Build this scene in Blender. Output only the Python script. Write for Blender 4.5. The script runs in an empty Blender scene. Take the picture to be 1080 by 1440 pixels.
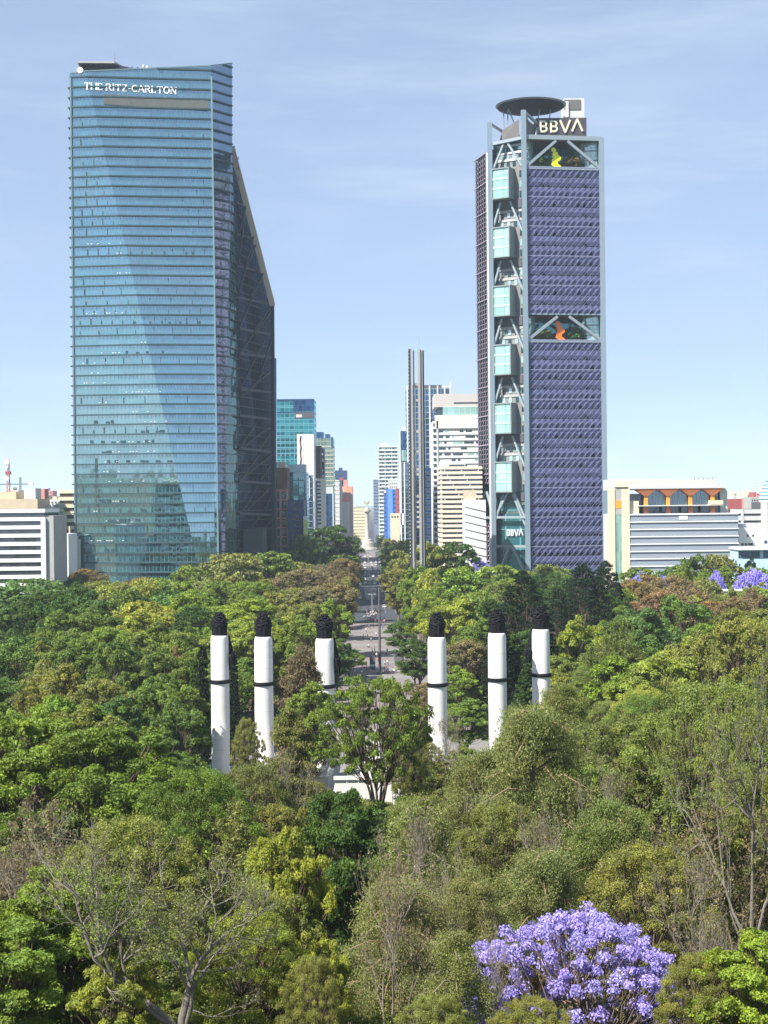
import bpy, math, random
import numpy as np
from mathutils import Vector, Matrix, Euler
random.seed(7); RNG = np.random.default_rng(7)
SC = bpy.context.scene; COL = SC.collection
R = math.radians
# ---------------------------------------------------------------- camera
F = 2200.0; CAMZ = 50.0; PITCH = 0.40; ROLL = 0.62
cam_d = bpy.data.cameras.new('camera'); cam = bpy.data.objects.new('camera', cam_d); COL.objects.link(cam)
cam_d.sensor_fit = 'HORIZONTAL'; cam_d.sensor_width = 36.0; cam_d.lens = 36.0*F/1080.0
cam_d.clip_start = 1.0; cam_d.clip_end = 60000.0
CM = Matrix.Rotation(R(90-PITCH), 3, 'X') @ Matrix.Rotation(R(-ROLL), 3, 'Z')
cam.matrix_world = Matrix.Translation((0, 0, CAMZ)) @ CM.to_4x4()
SC.camera = cam
CMI = CM.inverted()
def W(px, py, Y):                       # photo pixel + distance -> point
    d = CM @ Vector(((px-540)/F, -(py-720)/F, -1)); s = Y/d.y
    return Vector((d.x*s, Y, CAMZ+d.z*s))
def proj(p):
    q = CMI @ (Vector(p)-Vector((0, 0, CAMZ)))
    return 540+F*q.x/-q.z, 720-F*q.y/-q.z
def sstep(a, b, x):
    t = max(0.0, min(1.0, (x-a)/(b-a))); return t*t*(3-2*t)
def tz(x, y):                           # terrain height
    if y >= 0: h = 43*math.exp(-(y/85.0)**2)
    else: h = 43+12*sstep(0, -130, y)*(1-sstep(-170, -420, y))-43*sstep(-150, -420, y)
    return h*math.exp(-(x/260.0)**2)
# ---------------------------------------------------------------- objects
def tag(o, label=None, cat=None, group=None, kind=None):
    if label: o['label'] = label
    if cat: o['category'] = cat
    if group: o['group'] = group
    if kind: o['kind'] = kind
    return o
def thing(name, label, cat, loc, group=None, rz=0):
    o = bpy.data.objects.new(name, None); COL.objects.link(o); o.location = loc; o.rotation_euler = (0, 0, rz)
    o.empty_display_size = 1
    return tag(o, label, cat, group)
def worldloc(o):
    v = Vector((0, 0, 0))
    while o is not None: v += Vector(o.location); o = o.parent
    return v
class MB:
    def __init__(s): s.v = []; s.f = []
    def add(s, vs, fs):
        n = len(s.v); s.v += [tuple(v) for v in vs]; s.f += [tuple(n+i for i in f) for f in fs]; return s
    def poly(s, *p): return s.add(p, [tuple(range(len(p)))])
    def box(s, x0, x1, y0, y1, z0, z1):
        return s.add([(x0,y0,z0),(x1,y0,z0),(x1,y1,z0),(x0,y1,z0),(x0,y0,z1),(x1,y0,z1),(x1,y1,z1),(x0,y1,z1)],
                     [(0,3,2,1),(4,5,6,7),(0,1,5,4),(1,2,6,5),(2,3,7,6),(3,0,4,7)])
    def prism(s, pts, off):             # polygon extruded by a vector
        n = len(pts); off = Vector(off); a = [Vector(p) for p in pts]; b = [p+off for p in a]
        return s.add(a+b, [tuple(range(n)), tuple(range(2*n-1, n-1, -1))]+[(i, i+n, (i+1) % n+n, (i+1) % n) for i in range(n)])
    def bar(s, p0, p1, w, d=None, up=(0, 0, 1)):
        p0 = Vector(p0); p1 = Vector(p1); d = w if d is None else d
        t = (p1-p0).normalized(); u = Vector(up)
        if abs(t.dot(u)) > .98: u = Vector((0, 1, 0))
        a = t.cross(u).normalized()*w/2; b = a.cross(t).normalized()*d/2
        vs = [p0-a-b, p0+a-b, p0+a+b, p0-a+b, p1-a-b, p1+a-b, p1+a+b, p1-a+b]
        return s.add(vs, [(0,3,2,1),(4,5,6,7),(0,1,5,4),(1,2,6,5),(2,3,7,6),(3,0,4,7)])
    def tube(s, pts, rad, n=8, cap=True):
        pts = [Vector(p) for p in pts]; rings = []; pa = None
        for i, p in enumerate(pts):
            t = (pts[min(i+1, len(pts)-1)]-pts[max(i-1, 0)])
            t = t.normalized() if t.length > 1e-6 else Vector((0, 0, 1))
            if pa is None: pa = t.orthogonal().normalized()
            a = (pa-t*pa.dot(t)); a = a.normalized() if a.length > 1e-6 else t.orthogonal().normalized(); pa = a
            b = t.cross(a); r = rad[i] if hasattr(rad, '__len__') else rad
            rings.append([p+(a*math.cos(6.2832*k/n)+b*math.sin(6.2832*k/n))*r for k in range(n)])
        vs = [v for r_ in rings for v in r_]
        fs = [(i*n+k, i*n+(k+1) % n, (i+1)*n+(k+1) % n, (i+1)*n+k) for i in range(len(rings)-1) for k in range(n)]
        if cap: fs += [tuple(range(n-1, -1, -1)), tuple(range((len(rings)-1)*n, len(rings)*n))]
        return s.add(vs, fs)
    def lathe(s, c, prof, n=24, sx=1, sy=1):
        vs = [(c[0]+r*sx*math.cos(6.2832*k/n), c[1]+r*sy*math.sin(6.2832*k/n), c[2]+z) for r, z in prof for k in range(n)]
        m = len(prof)
        fs = [(i*n+k, i*n+(k+1) % n, (i+1)*n+(k+1) % n, (i+1)*n+k) for i in range(m-1) for k in range(n)]
        fs += [tuple(range(n-1, -1, -1)), tuple(range((m-1)*n, m*n))]
        return s.add(vs, fs)
    def mesh(s, name, org=(0, 0, 0), smooth=False):
        me = bpy.data.meshes.new(name); o = Vector(org)
        me.from_pydata([(v[0]-o.x, v[1]-o.y, v[2]-o.z) for v in s.v], [], s.f); me.validate()
        if smooth: me.polygons.foreach_set('use_smooth', [True]*len(me.polygons))
        return me
    def build(s, name, m, parent=None, smooth=False, org=None):
        if org is None: org = worldloc(parent) if parent else Vector(s.v[0])*0
        me = s.mesh(name, org, smooth)
        if m: me.materials.append(m)
        o = bpy.data.objects.new(name, me); COL.objects.link(o)
        if parent: o.parent = parent
        else: o.location = org
        return o
def link_part(name, me, parent, loc=(0, 0, 0)):
    o = bpy.data.objects.new(name, me); COL.objects.link(o); o.parent = parent; o.location = loc; return o
def copy_tree(o, parent=None):
    c = o.copy(); COL.objects.link(c)
    if parent: c.parent = parent
    for ch in list(o.children): copy_tree(ch, c)
    return c
# ---------------------------------------------------------------- materials
def newmat(name):
    m = bpy.data.materials.new(name); m.use_nodes = True; nt = m.node_tree
    for n in list(nt.nodes): nt.nodes.remove(n)
    return m, nt, nt.nodes, nt.links
def N(nt, t, **k):
    n = nt.nodes.new(t)
    for a, v in k.items(): setattr(n, a, v)
    return n
def math_(nt, op, a, b=None, c=None):
    n = N(nt, 'ShaderNodeMath', operation=op)
    for i, v in enumerate((a, b, c)):
        if v is None: continue
        if isinstance(v, (int, float)): n.inputs[i].default_value = v
        else: nt.links.new(v, n.inputs[i])
    return n.outputs[0]
def mixc(nt, f, a, b, mode='MIX'):
    n = N(nt, 'ShaderNodeMix', data_type='RGBA', blend_type=mode)
    for i, v in ((0, f), (6, a), (7, b)):
        if isinstance(v, (int, float)): n.inputs[i].default_value = v
        elif isinstance(v, tuple): n.inputs[i].default_value = (*v[:3], 1)
        else: nt.links.new(v, n.inputs[i])
    return n.outputs[2]
def plain(name, c, rough=.7, metal=0, var=.18, scale=.35, spec=.3, streak=False):
    m, nt, nd, lk = newmat(name)
    out = N(nt, 'ShaderNodeOutputMaterial'); p = N(nt, 'ShaderNodeBsdfPrincipled')
    tc = N(nt, 'ShaderNodeTexCoord'); mp = N(nt, 'ShaderNodeMapping')
    lk.new(tc.outputs['Object'], mp.inputs[0])
    if streak: mp.inputs['Scale'].default_value = (1, 1, .12)
    a = N(nt, 'ShaderNodeTexNoise'); a.inputs['Scale'].default_value = scale; a.inputs['Detail'].default_value = 6
    lk.new(mp.outputs[0], a.inputs['Vector'])
    f = math_(nt, 'MULTIPLY_ADD', a.outputs[0], var*2, 1-var)
    v = N(nt, 'ShaderNodeVectorMath', operation='SCALE'); v.inputs[0].default_value = c[:3]; lk.new(f, v.inputs['Scale'])
    lk.new(v.outputs[0], p.inputs['Base Color'])
    p.inputs['Roughness'].default_value = rough; p.inputs['Metallic'].default_value = metal
    p.inputs['Specular IOR Level'].default_value = spec
    lk.new(p.outputs[0], out.inputs[0]); return m
def glass(name, inner, tint, refl=.4, pane=(1.5, 4.2), mull=.08, frame=(.25, .28, .3), wob=.004, var=.5, hm=0, fres=1.0, rough=.04):
    """curtain wall glass: per-pane interior tone and a slight per-pane tilt of the reflection"""
    m, nt, nd, lk = newmat(name)
    out = N(nt, 'ShaderNodeOutputMaterial')
    tc = N(nt, 'ShaderNodeTexCoord'); sp = N(nt, 'ShaderNodeSeparateXYZ'); lk.new(tc.outputs['Object'], sp.inputs[0])
    u = math_(nt, 'DIVIDE', math_(nt, 'ADD', sp.outputs[0], math_(nt, 'MULTIPLY', sp.outputs[1], 1.013)), pane[0])
    w = math_(nt, 'DIVIDE', sp.outputs[2], pane[1])
    cb = N(nt, 'ShaderNodeCombineXYZ'); lk.new(math_(nt, 'FLOOR', u), cb.inputs[0]); lk.new(math_(nt, 'FLOOR', w), cb.inputs[1])
    wn = N(nt, 'ShaderNodeTexWhiteNoise', noise_dimensions='2D'); lk.new(cb.outputs[0], wn.inputs['Vector'])
    ns = N(nt, 'ShaderNodeTexNoise'); ns.inputs['Scale'].default_value = .05; lk.new(tc.outputs['Object'], ns.inputs['Vector'])
    tone = math_(nt, 'ADD', math_(nt, 'MULTIPLY_ADD', wn.outputs[0], var, 1-var*.5), math_(nt, 'MULTIPLY_ADD', ns.outputs[0], var, -var*.5))
    v = N(nt, 'ShaderNodeVectorMath', operation='SCALE'); v.inputs[0].default_value = inner; lk.new(tone, v.inputs['Scale'])
    ib = N(nt, 'ShaderNodeBsdfDiffuse'); lk.new(v.outputs[0], ib.inputs[0])
    gl = N(nt, 'ShaderNodeBsdfGlossy'); gl.inputs['Color'].default_value = (*tint, 1); gl.inputs['Roughness'].default_value = rough
    geo = N(nt, 'ShaderNodeNewGeometry')
    sub = N(nt, 'ShaderNodeVectorMath', operation='SUBTRACT'); lk.new(wn.outputs['Color'], sub.inputs[0]); sub.inputs[1].default_value = (.5, .5, .5)
    sc = N(nt, 'ShaderNodeVectorMath', operation='SCALE'); lk.new(sub.outputs[0], sc.inputs[0]); sc.inputs['Scale'].default_value = wob*2
    ad = N(nt, 'ShaderNodeVectorMath', operation='ADD'); lk.new(geo.outputs['Normal'], ad.inputs[0]); lk.new(sc.outputs[0], ad.inputs[1])
    n2 = N(nt, 'ShaderNodeTexNoise'); n2.inputs['Scale'].default_value = .35; lk.new(tc.outputs['Object'], n2.inputs['Vector'])
    s2 = N(nt, 'ShaderNodeVectorMath', operation='SUBTRACT'); lk.new(n2.outputs['Color'], s2.inputs[0]); s2.inputs[1].default_value = (.5, .5, .5)
    s3 = N(nt, 'ShaderNodeVectorMath', operation='SCALE'); lk.new(s2.outputs[0], s3.inputs[0]); s3.inputs['Scale'].default_value = wob*3
    a2 = N(nt, 'ShaderNodeVectorMath', operation='ADD'); lk.new(ad.outputs[0], a2.inputs[0]); lk.new(s3.outputs[0], a2.inputs[1])
    nn = N(nt, 'ShaderNodeVectorMath', operation='NORMALIZE'); lk.new(a2.outputs[0], nn.inputs[0]); lk.new(nn.outputs[0], gl.inputs['Normal'])
    fr = N(nt, 'ShaderNodeFresnel'); fr.inputs[0].default_value = 1.6
    c2 = N(nt, 'ShaderNodeCombineXYZ'); lk.new(math_(nt, 'FLOOR', math_(nt, 'DIVIDE', u, 5.3)), c2.inputs[0]); lk.new(math_(nt, 'FLOOR', w), c2.inputs[1])
    w2 = N(nt, 'ShaderNodeTexWhiteNoise', noise_dimensions='2D'); lk.new(c2.outputs[0], w2.inputs['Vector'])
    fac = math_(nt, 'ADD', refl, math_(nt, 'MULTIPLY', fr.outputs[0], (1-refl)*fres))
    fac = math_(nt, 'MULTIPLY', fac, math_(nt, 'SUBTRACT', 1.08, math_(nt, 'MULTIPLY', math_(nt, 'ADD', w2.outputs[0], wn.outputs[0]), .17)))
    mx = N(nt, 'ShaderNodeMixShader'); lk.new(fac, mx.inputs[0]); lk.new(ib.outputs[0], mx.inputs[1]); lk.new(gl.outputs[0], mx.inputs[2])
    if mull > 0:
        fb = N(nt, 'ShaderNodeBsdfPrincipled'); fb.inputs['Base Color'].default_value = (*frame, 1); fb.inputs['Roughness'].default_value = .45
        k = math_(nt, 'LESS_THAN', math_(nt, 'FRACT', u), mull/pane[0])
        if hm > 0: k = math_(nt, 'MAXIMUM', k, math_(nt, 'LESS_THAN', math_(nt, 'FRACT', w), hm/pane[1]))
        m2 = N(nt, 'ShaderNodeMixShader'); lk.new(k, m2.inputs[0]); lk.new(mx.outputs[0], m2.inputs[1]); lk.new(fb.outputs[0], m2.inputs[2]); mx = m2
    lk.new(mx.outputs[0], out.inputs[0]); return m
M = {}
M['white'] = plain('white_plaster', (.62, .61, .57), .8, var=.10, streak=True)
M['white2'] = plain('bright_white_panel', (.70, .71, .70), .6, var=.05)
M['cream'] = plain('cream_stone', (.66, .58, .42), .85, var=.12)
M['beige'] = plain('beige_concrete', (.52, .47, .38), .85, var=.15, streak=True)
M['tan'] = plain('tan_roof', (.50, .42, .30), .9, var=.2)
M['grey'] = plain('grey_concrete', (.36, .36, .35), .85, var=.15)
M['lgrey'] = plain('light_grey_concrete', (.52, .53, .52), .8, var=.1, streak=True)
M['pgreen'] = plain('pale_green_grey', (.48, .53, .50), .8, var=.08)
M['dgrey'] = plain('dark_grey', (.09, .09, .10), .7)
M['black'] = plain('black_bronze', (.008, .008, .011), .7, var=.3, scale=2, spec=.15)
M['navy'] = plain('navy_panel', (.03, .07, .16), .5)
M['brown'] = plain('brown_brick', (.16, .10, .08), .9, var=.25)
M['red'] = plain('red_paint', (.34, .09, .09), .7)
M['pink'] = plain('pink_render', (.55, .25, .22), .8)
M['salmon'] = plain('salmon_mural', (.72, .30, .20), .8)
M['blue'] = plain('blue_panel', (.06, .14, .40), .5)
M['steel'] = plain('pale_steel', (.28, .335, .37), .45, metal=.2, var=.06)
M['steelb'] = plain('blue_steel', (.22, .29, .345), .45, metal=.2, var=.06)
M['lav'] = plain('stainless_column', (.40, .39, .37), .5, metal=.3, var=.12, scale=.6)
M['lattice'] = plain('shaded_violet_screen', (.088, .098, .195), .5, metal=.25, var=.45, scale=.16)  # screen mesh with the unlit face's shade put into its colour
M['lattice_sunlit'] = plain('sunlit_mauve_screen', (.36, .29, .37), .55, metal=.1, var=.15, scale=.2)  # same mesh, lighter: sunlight on the chamfer put into the colour
M['bars'] = plain('screen_edge', (.26, .27, .42), .5, metal=.2)
M['orange'] = plain('orange_column', (.75, .30, .05), .6)
M['terra'] = plain('terracotta_soffit', (.48, .17, .07), .7)
M['yellow'] = plain('yellow_lacquer', (.80, .85, .02), .35, var=.05)
M['orange2'] = plain('orange_lacquer', (.90, .20, .02), .35, var=.05)
M['led'] = plain('ledge_metal', (.035, .075, .09), .5)
M['ledl'] = plain('ledge_top', (.14, .22, .25), .5)
M['truss'] = plain('truss_steel', (.012, .018, .032), .6)
M['edge'] = plain('beige_edge_beam', (.48, .43, .37), .7, var=.1)
M['marble'] = plain('white_marble', (.62, .62, .60), .6, var=.07, scale=.8, streak=True)
M['asphalt'] = plain('asphalt', (.045, .050, .060), .85, var=.25, scale=.08)
M['pave'] = plain('pink_grey_paving', (.175, .152, .148), .9, var=.15, scale=.15)
M['pavel'] = plain('pale_paving', (.19, .182, .178), .9, var=.15, scale=.15)
M['terrac'] = plain('sky_garden_soffit', (.10, .06, .05), .9)
M['road_white'] = plain('road_paint', (.34, .34, .33), .8)

# carved drums of the white columns: joints and rain streaks
m, nt, nd, lk = newmat('column_marble'); out = N(nt, 'ShaderNodeOutputMaterial'); p = N(nt, 'ShaderNodeBsdfPrincipled'); p.inputs['Roughness'].default_value = .65
tc = N(nt, 'ShaderNodeTexCoord'); sp = N(nt, 'ShaderNodeSeparateXYZ'); lk.new(tc.outputs['Object'], sp.inputs[0])
mp = N(nt, 'ShaderNodeMapping'); mp.inputs['Scale'].default_value = (1.6, 1.6, .10); lk.new(tc.outputs['Object'], mp.inputs[0])
ns = N(nt, 'ShaderNodeTexNoise'); ns.inputs['Scale'].default_value = 1.2; ns.inputs['Detail'].default_value = 6; lk.new(mp.outputs[0], ns.inputs[0])
j = math_(nt, 'LESS_THAN', math_(nt, 'FRACT', math_(nt, 'DIVIDE', sp.outputs[2], 1.9)), .045)
st_ = math_(nt, 'MULTIPLY', math_(nt, 'GREATER_THAN', ns.outputs[0], .56), .22)
c = mixc(nt, math_(nt, 'MAXIMUM', math_(nt, 'MULTIPLY', j, .5), st_), (.70, .70, .68), (.46, .46, .44)); lk.new(c, p.inputs['Base Color']); lk.new(p.outputs[0], out.inputs[0]); M['colm'] = m
# ---------------------------------------------------------------- world, sun
wd = bpy.data.worlds.new('World'); SC.world = wd; wd.use_nodes = True
nt = wd.node_tree; [nt.nodes.remove(n) for n in list(nt.nodes)]
SUN_EL, SUN_AZ = 49.0, 50.0             # azimuth measured from straight behind the camera towards its left
wo = N(nt, 'ShaderNodeOutputWorld'); bg = N(nt, 'ShaderNodeBackground'); sky = N(nt, 'ShaderNodeTexSky')
sky.sky_type = 'NISHITA'; sky.sun_disc = False; sky.sun_elevation = R(SUN_EL); sky.sun_rotation = R(180+SUN_AZ)
sky.altitude = 2200; sky.air_density = .8; sky.dust_density = .35; sky.ozone_density = 2.2
# thin cirrus veils in the sky itself
tc = N(nt, 'ShaderNodeTexCoord'); mp = N(nt, 'ShaderNodeMapping'); nt.links.new(tc.outputs['Generated'], mp.inputs[0])
mp.inputs['Rotation'].default_value = (0, R(-14), 0); mp.inputs['Scale'].default_value = (2.2, 2.2, 9)
cn = N(nt, 'ShaderNodeTexNoise'); cn.inputs['Scale'].default_value = 2.0; cn.inputs['Detail'].default_value = 7; cn.inputs['Roughness'].default_value = .55
nt.links.new(mp.outputs[0], cn.inputs['Vector'])
cr = N(nt, 'ShaderNodeMapRange'); cr.inputs[1].default_value = .50; cr.inputs[2].default_value = .85; cr.inputs[3].default_value = .58; cr.inputs[4].default_value = .92
nt.links.new(cn.outputs[0], cr.inputs[0])
bg.inputs['Strength'].default_value = .076
veil = mixc(nt, cr.outputs[0], sky.outputs[0], (3.45, 4.3, 5.75))
m2_ = N(nt, 'ShaderNodeMapping'); nt.links.new(tc.outputs['Generated'], m2_.inputs[0]); m2_.inputs['Rotation'].default_value = (0, R(22), R(10)); m2_.inputs['Scale'].default_value = (1.6, 1.6, 11)
c2_ = N(nt, 'ShaderNodeTexNoise'); c2_.inputs['Scale'].default_value = 1.7; c2_.inputs['Detail'].default_value = 8; c2_.inputs['Roughness'].default_value = .6; nt.links.new(m2_.outputs[0], c2_.inputs['Vector'])
r2_ = N(nt, 'ShaderNodeMapRange'); r2_.inputs[1].default_value = .50; r2_.inputs[2].default_value = .78; r2_.inputs[4].default_value = .5; nt.links.new(c2_.outputs[0], r2_.inputs[0])
nt.links.new(mixc(nt, r2_.outputs[0], veil, (5.2, 5.7, 6.4)), bg.inputs[0]); nt.links.new(bg.outputs[0], wo.inputs[0])
sd = bpy.data.lights.new('sun', 'SUN'); so = bpy.data.objects.new('sun', sd); COL.objects.link(so)
sd.energy = 5.0; sd.angle = R(.53); sd.color = (1, .95, .87)
sv = Vector((-math.sin(R(SUN_AZ))*math.cos(R(SUN_EL)), -math.cos(R(SUN_AZ))*math.cos(R(SUN_EL)), math.sin(R(SUN_EL))))
so.rotation_euler = sv.to_track_quat('Z', 'Y').to_euler()
so.location = sv*300
SC.view_settings.view_transform = 'Standard'; SC.view_settings.look = 'None'; SC.view_settings.exposure = 1.12
SC.render.engine = 'CYCLES'
try:
    SC.cycles.max_bounces = 6; SC.cycles.volume_bounces = 1; SC.cycles.transparent_max_bounces = 6
except Exception: pass
# haze
hz = MB().box(-9500, 9500, -900, 16500, -2, 262).build('haze', None)
hm, nt, nd, lk = newmat('haze_air'); o_ = N(nt, 'ShaderNodeOutputMaterial'); v_ = N(nt, 'ShaderNodeVolumePrincipled')
v_.inputs['Color'].default_value = (.70, .84, 1, 1); v_.inputs['Density'].default_value = .00007; v_.inputs['Anisotropy'].default_value = 0
lk.new(v_.outputs[0], o_.inputs['Volume']); hz.data.materials.append(hm); tag(hz, kind='stuff')
# ---------------------------------------------------------------- ground
gx = sorted(set([-9000,-6000,-4000,-2500,-1600,-1000,-700]+list(range(-500, 501, 20))+[700,1000,1600,2500,4000,6000,9000]))
gy = sorted(set([-850,-700,-550]+list(range(-450, 720, 15))+[760,900,1100,1400,1800,2400,3200,4500,6500,9000,12000,16000]))
g = MB()
for y in gy:
    for x in gx: g.v.append((x, y, tz(x, y)))
nx = len(gx)
g.f = [(j*nx+i, j*nx+i+1, (j+1)*nx+i+1, (j+1)*nx+i) for j in range(len(gy)-1) for i in range(nx-1)]
m, nt, nd, lk = newmat('park_ground'); out = N(nt, 'ShaderNodeOutputMaterial'); p = N(nt, 'ShaderNodeBsdfPrincipled'); p.inputs['Roughness'].default_value = .95
tc = N(nt, 'ShaderNodeTexCoord'); n1 = N(nt, 'ShaderNodeTexNoise'); n1.inputs['Scale'].default_value = .03; n1.inputs['Detail'].default_value = 8
n2 = N(nt, 'ShaderNodeTexNoise'); n2.inputs['Scale'].default_value = .9; n2.inputs['Detail'].default_value = 4
lk.new(tc.outputs['Object'], n1.inputs[0]); lk.new(tc.outputs['Object'], n2.inputs[0])
r1 = N(nt, 'ShaderNodeValToRGB'); r1.color_ramp.elements[0].position = .4; r1.color_ramp.elements[1].position = .62
r1.color_ramp.elements[0].color = (.035, .055, .02, 1); r1.color_ramp.elements[1].color = (.10, .07, .045, 1); lk.new(n1.outputs[0], r1.inputs[0])
lk.new(mixc(nt, math_(nt, 'MULTIPLY', n2.outputs[0], .5), r1.outputs[0], (.05, .07, .025)), p.inputs['Base Color']); lk.new(p.outputs[0], out.inputs[0])
go = g.build('ground', m, smooth=True); tag(go, kind='structure')
def AX(Y): return -2.5-(Y-450)*.01335    # centre line of the avenue
def strip(name, m, ya, yb, wa, wb, z, off=0, n=20, kind='structure', offb=None):
    s = MB(); offb = off if offb is None else offb
    for i in range(n+1):
        t = i/n; Y = ya+(yb-ya)*t; w = (wa+(wb-wa)*t)/2; c = AX(Y)+off+(offb-off)*t; s.v += [(c-w, Y, z), (c+w, Y, z)]
    s.f = [(2*i, 2*i+1, 2*i+3, 2*i+2) for i in range(n)]
    o = s.build(name, m); return tag(o, kind=kind)
strip('plaza_paving', M['pave'], 300, 640, 46, 40, .02)
for k in range(9):
    y = 440+k*20; strip('paving_band', M['pavel'], y, y+9, 38, 38, .03, n=1)
strip('avenue', M['asphalt'], 644, 1560, 40, 40, .06)
strip('avenue', M['asphalt'], 1660, 5000, 36, 36, .06)
strip('median', M['pavel'], 790, 905, 5, 7, .22)
strip('median', M['pave'], 1180, 1540, 12, 16, .22)
md = MB(); md.lathe((AX(1610), 1610, 0), [(58, .05), (58, .09), (20, .09), (20, .5), (12, .5)], 40); tag(md.build('roundabout', M['pavel']), kind='structure')
for s_ in (-1, 1): strip('sidewalk', M['pavel'], 644, 1560, 5, 5, .14, off=s_*22.6)
for off in (-15, -10.5, -6, 6, 10.5, 15):
    s = MB()
    for k in range(75):
        y = 700+k*11
        if y < 1540: s.box(AX(y)+off-.12, AX(y)+off+.12, y, y+4.5, .061, .075)
    tag(s.build('lane_marking', M['road_white']), kind='structure')
# paved court of the monument
s = MB(); s.lathe((0, 300, 0), [(40, .0), (40, .05), (1, .05)], 48); tag(s.build('monument_court', M['pavel']), kind='structure')
# ---------------------------------------------------------------- lettering drawn as strokes
def letters(text, serif):
    """returns list of strokes (x0,z0,x1,z1,width) in units of letter height, and total width"""
    T_, t_ = (.17, .075) if serif else (.17, .17)
    out = []; x = 0
    def ser(cx, z, w=.30): 
        if serif: out.append((cx-w/2, z, cx+w/2, z, .05))
    def arc(cx, cz, rx, rz, a0, a1, w, n=10):
        pts = [(cx+rx*math.cos(R(a0+(a1-a0)*i/n)), cz+rz*math.sin(R(a0+(a1-a0)*i/n))) for i in range(n+1)]
        for i in range(n): out.append((*pts[i], *pts[i+1], w))
    for ch in text:
        if ch == ' ': x += .35; continue
        w = {'T': .8, 'H': .85, 'E': .7, 'R': .8, 'I': .35, 'Z': .75, '-': .45, 'C': .8, 'A': .85, 'L': .7, 'O': .9, 'N': .85, 'B': .70, 'V': .82, 'M': .9, 'X': .8}.get(ch, .7)
        a, b = x+.1, x+w-.1; c = (a+b)/2
        if ch == 'T': out += [(c, 0, c, 1, T_), (a-.08, .96, b+.08, .96, t_)]; ser(c, .02); out.append((a-.05, .78, a-.05, 1, .06)); out.append((b+.05, .78, b+.05, 1, .06))
        if ch == 'H': out += [(a, 0, a, 1, T_), (b, 0, b, 1, T_), (a, .5, b, .5, t_)]; [ser(q, z) for q in (a, b) for z in (.02, .98)]
        if ch == 'E': out += [(a, 0, a, 1, T_), (a, .96, b, .96, t_), (a, .5, b-.1, .5, t_), (a, .04, b, .04, t_)]; out.append((b, 0, b, .22, .06)); out.append((b, .78, b, 1, .06))
        if ch == 'I': out += [(c, 0, c, 1, T_)]; ser(c, .02); ser(c, .98)
        if ch == 'R': out += [(a, 0, a, 1, T_), (a, .96, c, .96, t_), (a, .5, c, .5, t_), (c, .5, b+.05, 0, T_*.9)]; arc(c, .73, .22, .23, -90, 90, T_*.8); ser(a, .02)
        if ch == 'Z': out += [(a, .96, b, .96, t_), (a, .04, b, .04, t_), (b, .96, a, .04, T_)]
        if ch == '-': out += [(a-.02, .45, b+.02, .45, .10)]
        if ch == 'C': arc(c+.04, .5, .36, .46, 50, 310, T_*.85, 14)
        if ch == 'O': arc(c, .5, .36, .46, 0, 360, T_*.85, 18)
        if ch == 'L': out += [(a, 0, a, 1, T_), (a, .04, b, .04, t_), (b, 0, b, .24, .06)]; ser(a, .98)
        if ch == 'N': out += [(a, 0, a, 1, t_*1.1), (b, 0, b, 1, t_*1.1), (a, 1, b, 0, T_)]; ser(a, .98); ser(b, .98); ser(a, .02)
        if ch == 'A':
            if serif: out += [(a-.05, 0, c, 1, t_), (c, 1, b+.05, 0, T_), (a+.06, .34, b-.06, .34, t_)]; ser(a-.05, .02, .24); ser(b+.05, .02, .24)
            else: out += [(a-.08, .08, c, 1, .15), (c, 1, b+.08, .08, .15)]
        if ch == 'V': out += [(a-.08, .92, c, 0, .15), (c, 0, b+.08, .92, .15)]
        if ch == 'B':
            out += [(a, .0, a, .92, .14), (a, .85, c, .85, .13), (a, .46, c, .46, .13), (a, .07, c, .07, .13)]
            arc(c, .655, .20, .195, -90, 90, .14); arc(c, .265, .23, .195, -90, 90, .14)
        x += w+(.08 if serif else .12)
    return out, x
def sign_letters(name, text, serif, org, ux, uz, height, width, thick, m, parent, nrm):
    tw = letters(text, serif)[1]; sx = width/tw; x = 0
    for ch in text:
        st, cw = letters(ch, serif); mb = MB()
        for i, (x0, z0, x1, z1, w) in enumerate(st):
            o_ = Vector((0, -.012*(i % 9), 0)); a = org+ux*((x+x0)*sx)+uz*(z0*height)+o_; b = org+ux*((x+x1)*sx)+uz*(z1*height)+o_
            d = b-a
            if d.length < 1e-5: continue
            e = d.normalized()*(w*.18*height); mb.bar(a-e, b+e, w*height, thick, up=nrm)
        if st: mb.build('sign_letter', m, parent)
        x += cw
def lerp(a, b, t): return a+(b-a)*t
# ---------------------------------------------------------------- reflective glass tower on the left
root = thing('glass_tower', 'tall blue reflective glass tower with a folded front, lettering and a roof helipad', 'skyscraper', (W(210, 700, 700).x, 705, 0))
gA = glass('tower_glass', (.02, .085, .10), (.66, .90, .99), .50, (1.5, 4.38), .12, (.10, .22, .28), .003, 1.2)
gC = glass('tower_corner_glass', (.03, .07, .12), (.60, .80, 1.0), .36, (1.5, 4.3), .09, (.10, .16, .22), .004, .6)
gG = glass('tower_side_glass', (.03, .08, .08), (.42, .60, .62), .24, (1.5, 4.3), .15, (.08, .16, .17), .012, .8, fres=.5)
gD = glass('atrium_glass', (.008, .020, .045), (.16, .26, .42), .05, (3, 4.3), .25, (.02, .03, .04), .01, .9, fres=.2)
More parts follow.
